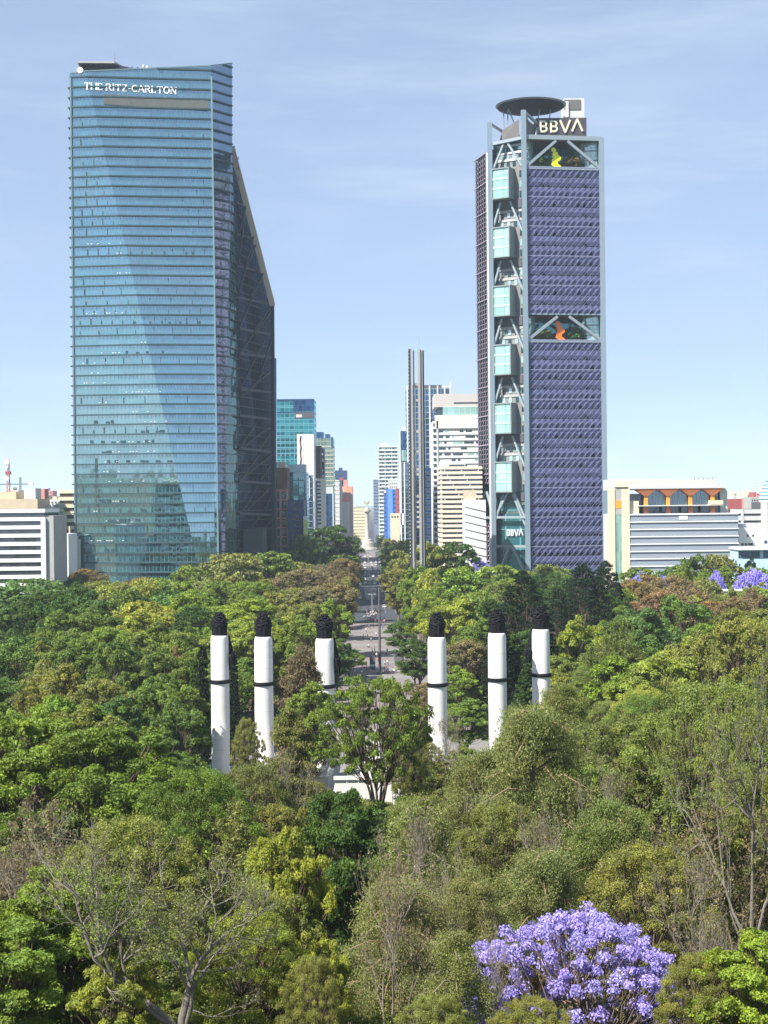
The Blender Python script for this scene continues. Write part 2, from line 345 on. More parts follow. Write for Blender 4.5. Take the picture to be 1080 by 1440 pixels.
# outline points; the right part of the front leans back towards its top, creasing along a diagonal
FL_t = W(98, 104, 692); FL_b = W(106, 905, 699.5)
FD_t = W(121, 101, 691); FD_b = W(303, 905, 691.5)
FR_t = W(296, 93.5, 699); FR_b = W(307.5, 905, 691.2)
C1_t = W(326.5, 90, 711); C1_m = W(326.5, 210, 710); C1_n = W(321, 430, 707); C1_b = W(315, 905, 702)
S_m = W(332, 395, 722); S_n = W(335, 560, 720); S_b = W(337, 905, 716)
mb = MB(); mb.poly(FL_b, FD_b, FD_t, FL_t); mb.build('facade_left', gA, root)
mb = MB(); mb.poly(FD_b, FR_b, FR_t, FD_t); mb.build('facade_right', gA, root)
mb = MB(); mb.poly(FR_b, C1_b, C1_n, C1_m, C1_t, FR_t); mb.build('corner_facade', gC, root)
mb = MB(); mb.poly(C1_b, S_b, S_n, S_m, C1_m, C1_n); mb.build('side_facade', gG, root)
# recessed atrium wall behind the leaning frame
K0 = W(325.5, 208, 728); K1 = W(382, 428, 768); K2 = W(384.5, 905, 768)
Sm2 = S_m+Vector((0, .3, 0)); Sn2 = S_n+Vector((0, .3, 0)); Sb2 = S_b+Vector((0, .3, 0))
mb = MB(); mb.poly(Sb2, K2, K1, K0, Sm2, Sn2); mb.build('atrium_wall', gD, root)
# back and left faces close the volume
BL_t = FL_t+Vector((2, 46, 3)); BL_b = Vector((FL_b.x+2, 746, FL_b.z)); BR_t = Vector((W(318, 90, 750).x, 750, C1_t.z-4)); K0r = W(322, 212, 760); K1r = W(379, 432, 790); K2r = W(381, 905, 790)
mb = MB()
mb.poly(FL_t, BL_t, BL_b, FL_b); mb.poly(BL_t, BR_t, K0r, K1r, K2r, BL_b); mb.poly(K0, K1, K1r, K0r); mb.poly(K1, K2, K2r, K1r)
mb.poly(C1_t, C1_m, K0, K0r, BR_t)
mb.build('rear_facade', gG, root)
mb = MB(); z_ = W(200, 112, 700).z; q = [FL_t, FD_t, FR_t, C1_t, BR_t, BL_t]
mb.poly(*[Vector((p.x, p.y+.5, z_-(.4 if p.x < FR_t.x-2 else 0))) for p in q]); mb.build('roof_deck', M['dgrey'], root)
# floor ledges following every fold: each a part
def edge_at(top, bot, z):
    t = (z-bot.z)/(top.z-bot.z); return bot+(top-bot)*t
def poly_at(pts, z):
    for a, b in zip(pts, pts[1:]):
        if (a.z-z)*(b.z-z) <= 0 and abs(a.z-b.z) > 1e-6: return edge_at(a, b, z)
    return None
n = 0; z = 2.0; sy_led = 4.38
ztop = FL_t.z
side_pts = [C1_m, C1_n, C1_b]; s2_pts = [C1_m, S_m, S_n, S_b]; sk_pts = [K0, K1, K2]
truss = MB(); 
while z < C1_t.z-1.5:
    tilt = 0
    if z < ztop-1: a = edge_at(FL_t, FL_b, z)
    else: a = edge_at(FD_t, FD_b, ztop-1)
    b = edge_at(FD_t, FD_b, z) if z < FD_t.z else None
    c = edge_at(FR_t, FR_b, z); c.z = z
    d = poly_at([C1_t]+side_pts, z); led = MB()
    up = Vector((0, 0, 1)); o1 = Vector((0, -.35, 0))
    seg = [p for p in (a, b, c, d) if p is not None]
    if z > ztop-1:
        # crown floors fade out along the sloping parapet
        s0 = poly_at([FL_t, FD_t, FR_t, C1_t], z)
        seg = [p for p in (s0, c if z < FR_t.z else None, d) if p is not None]
    prev = None
    for p in seg:
        if prev is not None and (p-prev).length > .2:
            led.bar(prev+o1, p+o1, .95, .62)
        prev = p
    if d is not None and z < C1_m.z:
        e = poly_at(s2_pts, z)
        if e is not None and (e-d).length > .3: led.bar(d+Vector((.4, -.2, 0)), e+Vector((.4, -.2, 0)), .8, .30)
        # notched bracket at the corner
    if z < ztop-2:
        led.bar(a+Vector((-.55, .2, 0)), a+Vector((-.55, 6, 0)), .9, .45)
    led.build('floor_ledge', M['led'], root); z += sy_led; n += 1
# partitions and rows of lamps seen behind the panes
rq = random.Random(44); mw = plain('lamp_white', (.85, .85, .80), .5); mdk = plain('partition_dark', (.03, .07, .09), .6)
def face_pt(px, z):
    py_ = 705-(z-50)*F/692; fx = lerp(121, 303, (py_-101)/804.0)
    if px <= fx: Yf = 691.4+min(1, (fx-px)/(fx-100))*7.5*(py_-104)/801.0
    else:
        t0 = (px-fx)/max(6, lerp(296, 307, (py_-94)/811.0)-fx); Yf = 691.4+min(1, t0)*(699-691.2)*(905-py_)/811.0
    return W(px, py_, Yf-.12)
ITEMS = dict(partition=[], ceiling_lamp=[], furniture_shape=[])
for k in range(3, 50):
    z = 2+sy_led*k
    if z > ztop-8: break
    mode = rq.random()
    if mode < .45:
        st0 = rq.choice((26, 30, 15)); px = 112+rq.uniform(0, 12)
        while px < 290: ITEMS['partition'].append((face_pt(px, z+.9), .14, z+.5, z+rq.choice((2.2, 3.2)))); px += st0
    if mode > .3:
        px = 112+rq.uniform(0, 90)
        for q in range(rq.randint(2, 7)):
            px += rq.choice((3.5, 5, 9, 16))
            if px < 288: ITEMS['ceiling_lamp'].append((face_pt(px, z+1.1), .32, z+.95, z+1.2))
    if rq.random() < .4:
        px = 112+rq.uniform(0, 100)
        for q in range(rq.randint(2, 7)):
            px += rq.uniform(6, 22)
            if px < 288: ITEMS['furniture_shape'].append((face_pt(px, z+1.5), rq.uniform(.5, 1.3), z+.5, z+rq.uniform(1.2, 2.0)))
for nm0, L0 in ITEMS.items():
    rest = MB(); mm = mw if nm0 == 'ceiling_lamp' else mdk; L0.sort(key=lambda q: -q[1])
    for i, (p, w_, za, zb) in enumerate(L0):
        if i < 98: MB().box(p.x-w_, p.x+w_, p.y-.05, p.y+.05, za, zb).build(nm0, mm, root)
        else: rest.box(p.x-w_, p.x+w_, p.y-.05, p.y+.05, za, zb)
    if rest.v: tag(rest.build(nm0, mm, root), kind='stuff')
# thin parapet rail following the sloping roofline
mb = MB(); mb.bar(FL_t+Vector((0, -.2, .3)), FD_t+Vector((0, -.2, .3)), .5); mb.bar(FD_t+Vector((0, -.2, .3)), FR_t+Vector((0, -.2, .3)), .5); mb.bar(FR_t+Vector((0, -.2, .3)), C1_t+Vector((0, -.2, .3)), .5)
mb.build('parapet_rail', M['ledl'], root)
for px_ in (98.6, 296.6): 
    a = W(px_, 108, 692 if px_ < 200 else 698.8); b = W(px_+(8 if px_ < 200 else 11), 905, 699.5 if px_ < 200 else 691)
    MB().bar(a+Vector((.3, -.5, 0)), b+Vector((.3, -.5, 0)), .7).build('corner_fin', M['ledl'], root)
# tall dark plant louvre under the lettering
a = W(146, 134, 689.2); b = W(293, 142, 690.5)
MB().prism([W(146, 133, 691.6), W(293, 141, 698.2), W(293, 156, 698.1), W(146, 147, 691.6)], (0, -.5, 0)).build('louvre_band', plain('louvre', (.11, .12, .11), .6, var=.25, scale=.5), root)
MB().prism([W(106, 706, 698.2), W(171, 706, 696.2), W(171, 719, 696.2), W(106, 719, 698.4)], (0, -.6, 0)).build('terrace_louvre', plain('olive_louvre', (.16, .17, .12), .7, var=.3, scale=.6), root)
a = W(118.5, 125.5, 690.0); b = W(249, 132.3, 695.8); ux = (b-a).normalized()
sign_letters('sign_lettering', 'THE RITZ-CARLTON', True, a, ux, Vector((0, 0, 1)), 3.0, (b-a).length, .12, plain('sign_white', (.9, .9, .88), .5, var=.02), root, (0, 1, 0))
# helipad deck raised on a steel frame at the left of the roof
hp = MB()
hd = [W(112, 88, 700), W(160, 87, 700), W(205, 98, 725), W(150, 101, 740)]
hp.prism([W(109, 86, 694), W(161, 86.5, 694), Vector((W(200, 97, 716).x, 716, W(110, 86, 694).z-1.2)), Vector((W(120, 90, 724).x, 724, W(110, 86, 694).z+.4))], (0, 0, -.7)).build('helipad_deck', M['grey'], root)
hp = MB(); zt = W(110, 87, 694).z
for i in range(12):
    x = lerp(W(111, 90, 695).x, W(196, 90, 695).x, i/11)
    hp.bar((x, 696, z_), (x+1.4, 697, zt-i*.18), .35); hp.bar((x+1.5, 700, z_), (x-1, 712, zt-i*.18), .35)
hp.bar((W(111, 0, 695).x, 696, zt-1.6), (W(190, 0, 695).x, 697, zt-3.0), .6)
hp.prism([(W(112, 0, 696).x, 696.5, z_), (W(206, 0, 696).x, 696.5, z_), (W(206, 0, 696).x, 696.5, zt-4.2), (W(188, 0, 696).x, 696.5, zt-2.6), (W(165, 0, 696).x, 696.5, zt-.9), (W(112, 0, 696).x, 696.5, zt-.9)], (0, 20, 0)); hp.build('helipad_frame', M['truss'], root)
c = W(112.5, 98.5, 690.5)
mb = MB(); mb.tube([c, c+Vector((0, 1.2, 0))], 1.35, 16); mb.build('searchlight', plain('light_dish', (.85, .78, .68), .4), root)
MB().tube([W(161, 90, 700), W(161, 76, 700)], [.12, .05], 6).build('mast', M['red'], root)
for pa, pb, pt in ((199, 202, 94), (204, 208, 95)): MB().box(W(pa, 0, 708).x, W(pb, 0, 708).x, 707, 710, W(0, 106, 708).z, W(0, pt, 708).z).build('plant_box', M['lgrey'], root)
# leaning side frame, cross beams and diagonals
FO = Vector((.6, -2.5, 0))
mb = MB(); mb.bar(W(326, 207, 722), W(383, 428, 755), 2.6, 5.0, up=(0, 1, 0)); mb.build('leaning_edge_beam', M['edge'], root)
mb = MB(); mb.bar(W(383, 426, 757), W(386.5, 905, 757), 1.6, 5.0, up=(0, 1, 0)); mb.build('edge_column', M['truss'], root)
mb = MB(); mb.bar(W(387.6, 504, 762), W(388.6, 905, 762), .8, 3, up=(0, 1, 0)); mb.build('rear_fin', gC, root)
lv = [(285, 290), (329, 336), (374, 383), (418, 428), (462, 471), (497, 503), (547, 552), (584, 590), (630, 636), (677, 680), (722, 724)]
def xr(py): return -1.5+ lerp(326, 382.5, (py-208)/220) if py < 428 else 382.5+(py-428)*.006
for (l, r_) in lv:
    t = 332.5 if l < 420 else 336
    MB().bar(W(t, l, 716), W(xr(r_), r_, 757), .9, 1.1).build('cross_beam', plain('dark_beam', (.035, .05, .075), .6), root)
db = [(335, 372, 356, 290), (337, 325, 345, 293), (336, 412, 372, 333), (347, 374, 360, 345), (336, 462, 379, 385), (352, 416, 369, 392), (336, 500, 381, 430), (358, 470, 380, 438), (337, 548, 372, 478), (337, 560, 382, 520), (362, 540, 382, 476),
      (337, 630, 360, 595), (341, 630, 382, 597), (364, 633, 381, 607), (338, 675, 364, 640), (340, 672, 382, 640), (366, 676, 382, 650), (342, 718, 362, 682), (344, 720, 382, 684), (372, 720, 383, 690), (338, 765, 364, 727), (350, 765, 383, 730)]
for (a, b, c, d) in db:
    c = min(c, xr(d)-.5); a = min(a, xr(b)-.5)
    ya = lerp(716, 757, (a-335)/48); yb = lerp(716, 757, (c-335)/48)
    MB().bar(W(a, b, ya-1.5), W(c, d, yb-1.5), .75).build('diagonal_brace', M['truss'], root)
fl = MB(); z = 20
while z < K0.z-6:
    py = 705-(z-50)*F/740
    x1 = W(xr(py)-1, py, 762); x0 = W(335, py, 716)
    fl.bar(Vector((x0.x, 717.6, z)), Vector((x1.x, 763, z)), .3, .35); z += 4.38
fl.build('floor_edges', plain('floor_edge_metal', (.035, .05, .07), .6), root)
MB().box(W(337, 0, 728).x, W(364, 0, 728).x, 715, 740, 0, W(0, 747, 722).z).build('entrance_block', plain('dark_canopy', (.03, .045, .06), .4), root)
# ---------------------------------------------------------------- tower with violet screens on the right
root = thing('lattice_tower', 'tall tower with violet pleated sunscreens, pale mega columns and a round helipad', 'skyscraper', (W(770, 700, 730).x, 730, 0))
gM = glass('mint_glass', (.30, .45, .41), (.80, .98, .94), .35, (2.0, 4.5), .18, (.28, .34, .33), .004, .5, hm=.5)
gT = glass('teal_glass', (.02, .09, .10), (.35, .75, .75), .22, (2.4, 9), .2, (.10, .25, .28), .006, 1.0, hm=.4)
gK = glass('dark_teal_glass', (.012, .035, .04), (.35, .55, .55), .14, (3, 4.5), .15, (.05, .08, .08), .006, .8)
A = W(667.5, 222, 752); B = W(690.5, 200, 729); Cc = W(737, 192, 720); D = W(845, 195, 726)
def V2(p, z): return Vector((p.x, p.y, z))
ref = 500
A = W(671, ref, 752); B = W(692.5, ref, 729); Cc = W(739, ref, 720); D = W(848, ref, 726)
E = Vector((D.x-14, 768, 0)); Fb = Vector((A.x+6, 775, 0))
def zt_(py, Y=722): return W(760, py, Y).z
Ztop = zt_(194); Zst = 0
zg = [(zt_(196), zt_(236)), (zt_(443), zt_(479))]          # the two sky gardens
# core volume (glass) set 2.5 m behind the screens
uR = (D-Cc); uR.z = 0; LR = uR.length; uR.normalize(); nR = Vector((uR.y, -uR.x, 0))      # outward normal of right face
uL = (Cc-B); uL.z = 0; LL = uL.length; uL.normalize(); nL = Vector((uL.y, -uL.x, 0))
uA = (B-A); uA.z = 0; LA = uA.length; uA.normalize(); nA = Vector((uA.y, -uA.x, 0))
def PR(s, z, o=0): p = Cc+uR*s+nR*o; return Vector((p.x, p.y, z))
def PL(s, z, o=0): p = B+uL*s+nL*o; return Vector((p.x, p.y, z))
def PA(s, z, o=0): p = A+uA*s+nA*o; return Vector((p.x, p.y, z))
zA = zt_(216, 740)
mb = MB()                                # right glazed wall, in three lifts around the gardens
for (a, b) in ((0, zg[1][1]), (zg[1][0], zg[0][1])):
    mb.poly(PR(0, a, -2.2), PR(LR, a, -2.2), PR(LR, b, -2.2), PR(0, b, -2.2))
mb.build('right_glazing', gK, root)
mb = MB(); mb.poly(PL(0, 0, -3), PL(LL, 0, -3), PL(LL, Ztop, -3), PL(0, Ztop, -3)); mb.build('left_glazing', gT, root)
mb = MB(); mb.poly(PA(0, 0, -1.6), PA(LA, 0, -1.6), PA(LA, zA, -1.6), PA(0, zA, -1.6)); mb.build('chamfer_glazing', gK, root)
mb = MB(); mb.poly(V2(D, 0)-nR*2.2, V2(E, 0), V2(E, Ztop), V2(D, Ztop)-nR*2.2); mb.poly(V2(E, 0), V2(Fb, 0), V2(Fb, zA), V2(E, Ztop)); mb.poly(V2(Fb, 0), V2(A, 0), V2(A, zA), V2(Fb, zA))
mb.poly(V2(Cc, Ztop-.5), V2(D, Ztop-.5), V2(E, Ztop-.5), V2(B, Ztop-.5)); mb.poly(V2(B, zA), V2(E, zA), V2(Fb, zA), V2(A, zA)); mb.build('rear_walls', M['grey'], root)
# sky gardens: deck, soffit, back glazing, curved balconies
for gi, (zt, zb) in enumerate(zg):
    mb = MB(); mb.poly(PR(0, zb, -2.2), PR(LR, zb, -2.2), PR(LR, zb, -16), PR(0, zb, -16)); mb.build('garden_deck', M['grey'], root)
    mb = MB(); mb.poly(PR(0, zt-.3, -1), PR(0, zt-.3, -16), PR(LR, zt-.3, -16), PR(LR, zt-.3, -1)); mb.build('garden_soffit', M['terrac'], root)
    mb = MB(); mb.poly(PR(0, zb, -16), PR(LR, zb, -16), PR(LR, zt, -16), PR(0, zt, -16)); mb.build('garden_back_glazing', gT, root)
    h = (zt-zb)/3
    for sgn, s0, s1 in ((1, 1.0, 8), (-1, LR-1.0, LR-11)):
        for k in range(3):
            mb = MB(); pts = []
            for i in range(9):
                t = i/8; s = s0+(s1-s0)*math.sin(t*1.57); o = -2.4-12*(1-math.cos(t*1.57)); pts.append((s, o))
            for (sa, oa), (sb, ob) in zip(pts, pts[1:]):
                mb.poly(PR(sa, zb+h*k+.2, oa), PR(sb, zb+h*k+.2, ob), PR(sb, zb+h*k+1.5, ob), PR(sa, zb+h*k+1.5, oa))
                mb.poly(PR(sa, zb+h*k+1.6, oa-.3), PR(sb, zb+h*k+1.6, ob-.3), PR(sb, zb+h*k+h+.1, ob-.3), PR(sa, zb+h*k+h+.1, oa-.3))
            mb.build('curved_glazing', gM, root)
# pleated screens: one part per storey
rows = []
z = zg[0][1]-.5; step = (zg[0][1]-zg[1][0])/15.0
zz = [zg[0][1]-step*i for i in range(15)]
z0 = zg[1][1]; step2 = step
k = 0
while z0-step2*k > 10: zz.append(z0-step2*k); k += 1
nm = 12; wM = (LR-2.4)/nm
low0 = 15
dark = {(0, 4), (0, 8), (1, 2), (1, 9), (2, 10)}
barmb = MB()
for ri, z in enumerate(zz):
    h = step; mb = MB(); inl = ri >= 15; q = ri-15 if inl else ri
    for k in range(nm):
        s0 = 1.2+k*wM; s1 = s0+wM; sm = (s0+s1)/2
        big = 0.0
        if inl and q >= 15: big = (.20, .62, .26, .1, .62, .2, .62, .62, .3, .62)[(q-15) % 10]
        elif (q % 3, k) in dark: big = .55
        elif q % 3 == 2 and (k+q) % 4 == 0: big = .18
        elif (k*7+ri*13) % 17 == 0: big = .42
        else: big = .09
        nh = h*.40*big*1.1+.12; nw = wM*.5*min(1, big*1.25+.12)
        zt2 = z-.05; zb2 = z-h
        # upper half leans out, lower half leans back, the foot is cut into a row of points
        o0, o1, o2 = .25, .75, .5; zmid = z-h*.52
        mb.poly(PR(s0, zt2, o0), PR(s0, zmid, o1), PR(sm, zmid, o1+.28), PR(sm, zt2, o0+.25))
        mb.poly(PR(sm, zt2, o0+.25), PR(sm, zmid, o1+.28), PR(s1, zmid, o1), PR(s1, zt2, o0))
        mb.poly(PR(s0, zmid, o1), PR(s0, zb2+.25, o2), PR(sm-nw, zb2+.25, o2), PR(sm, zb2+.25+nh*2, o2+.1), PR(sm, zmid, o1+.28))
        mb.poly(PR(sm, zmid, o1+.28), PR(sm, zb2+.25+nh*2, o2+.1), PR(sm+nw, zb2+.25, o2), PR(s1, zb2+.25, o2), PR(s1, zmid, o1))
        if big > .4 and q % 3 != 9:      # the row below is notched too, which makes a lozenge
            pass
    mb.build('sunscreen', M['lattice'], root)
for gi, (za, zb) in enumerate(((zg[0][1], zg[1][0]), (zg[1][1], 5))):
    s = -LR*1.0
    while s < LR:
        # light diagonal tubes running up to the right across three storeys at a time
        z = za
        while z > zb+1:
            h3 = step*3; run = h3*.9
            a0, a1 = s+((za-z)/h3 % 2)*0, 0
            sa = s; sb = s+run
            ca, cb = max(sa, 1.2), min(sb, LR-1.2)
            if cb-ca > .4:
                z_a = (z-h3)+(ca-sa)/run*h3; z_b = (z-h3)+(cb-sa)/run*h3
                if z_b > zb: barmb.bar(PR(ca, max(z_a, zb), 1.15), PR(cb, z_b, 1.15), .14)
            z -= h3
        s += wM
    z = za
    while z > zb+1:
        barmb.bar(PR(1, z, 1.1), PR(LR-1, z, 1.1), .34); z -= step*3
barmb.build('diagonal_tubes', M['bars'], root)
for z in zz:                              # small white edge brackets beside the columns
    MB().box(0, .1, 0, .1, 0, .1)
eb = MB()
for z in zz:
    for s in (1.7, LR-1.7):
        p = PR(s, z-step*.5, -.6); eb.box(p.x-.9, p.x+.9, p.y-.2, p.y+.2, z-step*.8, z-step*.25)
eb.build('edge_brackets', M['white2'], root)
# chamfer screens: slanted blades, sunlit tone put into their mauve colour
zrow = zA-1; rh = 4.55; fl = 0; zopen = (zt_(691, 740), zt_(725, 740))
while zrow > 4:
    mb = MB(); zb = zrow-rh
    if not (zb < zopen[0] and zrow > zopen[1]):
        nb = 6; wb = (LA-1.4)/nb
        for hf in (0, .5):
            for k in range(nb):
                s0 = .7+k*wb; za_ = zrow-rh*hf; zb_ = za_-rh*.5+.12
                mb.poly(PA(s0+wb*.05, zb_, .3), PA(s0+wb*.60, zb_, .75), PA(s0+wb*.98, za_, .75), PA(s0+wb*.42, za_, .3))
                mb.poly(PA(s0, zb_, .2), PA(s0+wb, zb_, .2), PA(s0+wb, zb_+.45, .2), PA(s0, zb_+.45, .2))
        if fl % 3 == 0: mb.bar(PA(0, zrow, .9), PA(LA, zrow, .9), .35)
        mb.build('slanted_screen', M['lattice_sunlit'], root)
    zrow -= rh; fl += 1
# grey service wall with windows beside the bays
mb = MB(); mb.poly(PL(LL*.12, 40, -2.6), PL(LL*.92, 40, -2.6), PL(LL*.92, zt_(214), -2.6), PL(LL*.12, zt_(214), -2.6)); 
mb.build('service_wall', plain('service_grey', (.20, .20, .20), .8), root)
for j, py in enumerate((206, 216, 226)):
    zc = zt_(py)
    MB().prism([PL(LL*.14, zc+.9, -2.5), PL(LL*.90, zc+.9, -2.5), PL(LL*.90, zc+1.9, -2.5), PL(LL*.14, zc+1.9, -2.5)], nL*.3).build('pale_spandrel', M['lgrey'], root)
    for kx in (.24, .42, .60, .78): MB().prism([PL(LL*kx, zc-1.6, -2.5), PL(LL*kx+1.5, zc-1.6, -2.5), PL(LL*kx+1.5, zc+.7, -2.5), PL(LL*kx, zc+.7, -2.5)], nL*.12).build('window', gM if (j+int(kx*10)) % 2 else gK, root)
per = 82.7; tops = [235+per*i for i in range(6)]
gBx = glass('bay_glass', (.30, .50, .43), (.75, 1, .93), .22, (1.55, 20), .16, (.20, .30, .28), .004, .35)
for i, t in enumerate(tops):
    z1 = zt_(t); z0 = zt_(t+43.5)
    # floors of the service wall between bays: pale spandrels and mint windows
    zz1 = zt_(t+44); zz0 = zt_(t+per)
    for j in range(3):
        zc = lerp(zz0, zz1, (j+.5)/3)
        MB().prism([PL(LL*.14, zc+.8, -2.5), PL(LL*.90, zc+.8, -2.5), PL(LL*.90, zc+1.9, -2.5), PL(LL*.14, zc+1.9, -2.5)], nL*.3).build('pale_spandrel', M['grey'], root)
        for kx in (.22, .42, .62, .80):
            MB().prism([PL(LL*kx, zc-1.7, -2.5), PL(LL*kx+1.5, zc-1.7, -2.5), PL(LL*kx+1.5, zc+.6, -2.5), PL(LL*kx, zc+.6, -2.5)], nL*.12).build('window', gM if (j+i+int(kx*10)) % 3 else gK, root)
    sa, sb = LL*.12, LL*.66
    o = 3.6
    fr = MB(); w_ = .55
    # box bay: frame, sides, glass front with three rows
    fr.prism([PL(sa, z0, -2.4), PL(sb, z0, -2.4), PL(sb, z0, o), PL(sa, z0, o)], (0, 0, w_)); fr.prism([PL(sa, z1-w_, -2.4), PL(sb, z1-w_, -2.4), PL(sb, z1-w_, o), PL(sa, z1-w_, o)], (0, 0, w_))
    fr.prism([PL(sa, z0+w_, -2.4), PL(sa+w_, z0+w_, -2.4), PL(sa+w_, z0+w_, o), PL(sa, z0+w_, o)], (0, 0, z1-z0-2*w_)); fr.prism([PL(sb-w_, z0+w_, -2.4), PL(sb, z0+w_, -2.4), PL(sb, z0+w_, o), PL(sb-w_, z0+w_, o)], (0, 0, z1-z0-2*w_))
    bf = fr.build('box_bay', plain('bay_frame', (.20, .24, .25), .5), root)
    b = MB(); b.poly(PL(sa+w_, z0+w_, o-.5), PL(sb-w_, z0+w_, o-.5), PL(sb-w_, z1-w_, o-.5), PL(sa+w_, z1-w_, o-.5)); b.build('bay_glazing', gBx, bf)
    b = MB()
    for q in (1, 2): 
        zc = lerp(z0+w_, z1-w_, q/3); b.prism([PL(sa+w_, zc-.5, o-.45), PL(sb-w_, zc-.5, o-.45), PL(sb-w_, zc+.5, o-.45), PL(sa+w_, zc+.5, o-.45)], nL*.1)
    b.build('mullions', plain('mint_spandrel', (.38, .58, .52), .4), bf)
    # side wall of dark windows right of the bay
    for q in range(3):
        zc = lerp(z0, z1, (q+.5)/3)
        MB().prism([PL(LL*.80, zc-1.6, -2.5), PL(LL*.80+2.2, zc-1.6, -2.5), PL(LL*.80+2.2, zc+1.4, -2.5), PL(LL*.80, zc+1.4, -2.5)], nL*.12).build('window', gK if q != 1 else gM, root)
    MB().prism([PL(LL*.1, z0-4.0, -2.4), PL(LL*.86, z0-4.0, -2.4), PL(LL*.86, z0-.05, -2.4), PL(LL*.1, z0-.05, -2.4)], nL*.5).build('underside_shade', M['dgrey'], root)  # dark strip painted in for the shade under the box bay
    MB().bar(PL(LL*.30, z0-1, 0), PL(LL*.06, zt_(t+82), 0), .85).build('brace', M['steel'], root)
    MB().bar(PL(LL*.58, z0-1, 0), PL(LL*.95, zt_(t+90), 0), .85).build('brace', M['steel'], root)
for s, e in ((.42, .08), (.52, .95)): MB().bar(PL(LL*s, zt_(198), 0), PL(LL*e, zt_(234), 0), .85).build('brace', M['steel'], root)
MB().bar(PL(0, zt_(198), .3), PL(LL, zt_(195), .3), 1.4).build('ring_beam', M['steel'], root)
MB().bar(PR(0, Ztop, .4), PR(LR, Ztop, .4), 1.6, 2.0).build('ring_beam', M['steel'], root)
for py in (727, 768): MB().bar(PL(0, zt_(py), .3), PL(LL, zt_(py), .3), 1.1).build('ring_beam', M['steel'], root)
MB().bar(PA(0, zt_(727, 740), .5), PA(LA, zt_(727, 740), .5), 1.1).build('ring_beam', M['steel'], root)
# glazed lobby with lettering
mb = MB(); mb.poly(PL(1, 0, -2.2), PL(LL-1, 0, -2.2), PL(LL-1, zt_(690), -2.2), PL(1, zt_(690), -2.2)); mb.build('lobby_glazing', gT, root)
for a_, b_ in ((.22, 725), (.95, 727)): pass
MB().bar(PL(LL*.42, zt_(693), .1), PL(LL*.07, zt_(724), .1), .9).build('brace', M['steel'], root); MB().bar(PL(LL*.62, zt_(693), .1), PL(LL*.93, zt_(726), .1), .9).build('brace', M['steel'], root)
MB().bar(PL(LL*.45, zt_(770), .1), PL(LL*.12, zt_(806), .1), .9).build('brace', M['steel'], root); MB().bar(PL(LL*.55, zt_(770), .1), PL(LL*.93, zt_(806), .1), .9).build('brace', M['steel'], root)
MB().bar(PA(LA*.45, zt_(691, 740), .1), PA(LA*.1, zt_(725, 740), .1), .9).build('brace', M['steel'], root); MB().bar(PA(LA*.55, zt_(691, 740), .1), PA(LA*.95, zt_(725, 740), .1), .9).build('brace', M['steel'], root)
org = PL(LL*.34, zt_(753.2), -1.6)
sign_letters('lobby_lettering', 'BBVA', False, org, uL, Vector((0, 0, 1)), 3.1, 8.6, .4, M['white2'], root, nL)
# garden braces
for (za, zb) in zg:
    za2 = za-.8; zb2 = zb+.3
    MB().bar(PR(LR*.41, za2, .6), PR(1.2, zb2, .6), 1.25).build('brace', M['steel'], root); MB().bar(PR(LR*.56, za2, .6), PR(LR-1.2, zb2, .6), 1.25).build('brace', M['steel'], root)
    MB().bar(PR(0, zb-.3, .8), PR(LR, zb-.3, .8), .8, 1.3).build('ring_beam', M['steel'], root)
MB().bar(PR(0, zg[1][0]+.3, .4), PR(LR, zg[1][0]+.3, .4), .7).build('ring_beam', M['steelb'], root)
# mega columns
def mcol(p, z1, w=2.2): return MB().box(p.x-w/2, p.x+w/2, p.y-1.3, p.y+1.3, 0, z1).build('mega_column', M['steelb'], root)
mcol(Cc+nR*.6, zt_(157)); mcol(B+nL*.6, zt_(167)); mcol(D+nR*.3, zt_(193), 2.4); mcol(A+Vector((.6, -.6, 0)), zt_(222, 745), .9); 
MB().bar(V2(B, zA)+Vector((-1.6, -.6, -2)), V2(B, 0)+Vector((-1.6, -.6, 0)), .9).build('edge_column', M['white2'], root)
# crown: sloping louvre, masts, sign box, stair tower, helipad
pC = Cc+nR*.6; pB = B+nL*.6
MB().bar(Vector((pC.x, pC.y, zt_(158))), Vector((W(757, 0, 728).x, 732, zt_(168))), 1.1).build('crown_beam', M['steel'], root)
MB().bar(Vector((pC.x+6, pC.y+6, Ztop)), Vector((W(757, 0, 728).x, 732, zt_(166))), .9).build('crown_beam', M['steel'], root)
MB().bar(Vector((pB.x, pB.y, zt_(168))), Vector((W(706, 0, 742).x, 742, zt_(171))), 1.0).build('crown_beam', M['steel'], root)
c1 = W(703, 190, 733); c2 = W(734, 186, 726)
lou = plain('crown_louvre', (.13, .125, .12), .6, var=.2, scale=.6)
MB().prism([Vector((W(699, 0, 736).x, 737, Ztop)), Vector((pC.x-1.5, 725, Ztop)), Vector((pC.x-1.5, 725, zt_(165))), Vector((W(705, 0, 736).x, 736, zt_(172)))], (0, 12, 0)).build('crown_screen', lou, root)
MB().prism([Vector((pC.x+1.4, 724, Ztop)), Vector((W(750, 0, 730).x, 731, Ztop)), Vector((W(750, 0, 730).x, 731, zt_(170))), Vector((pC.x+1.4, 724, zt_(164)))], (0, 12, 0)).build('crown_screen', lou, root)
sx0, sx1 = W(752, 0, 730).x, W(823, 0, 730).x
MB().box(sx0, sx1, 730, 748, Ztop-.3, zt_(166, 730)).build('sign_box', plain('sign_grey', (.055, .05, .055), .6), root)
zb_ = zt_(186.5, 730)
sign_letters('roof_lettering', 'BBVA', False, Vector((W(756.5, 0, 730).x, 729.6, zb_)), Vector((1, 0, 0)), Vector((0, 0, 1)), 6.0, W(819.5, 0, 730).x-W(756.5, 0, 730).x, .4, plain('sign_cream', (.62, .60, .44), .5, var=.05), root, (0, 1, 0))
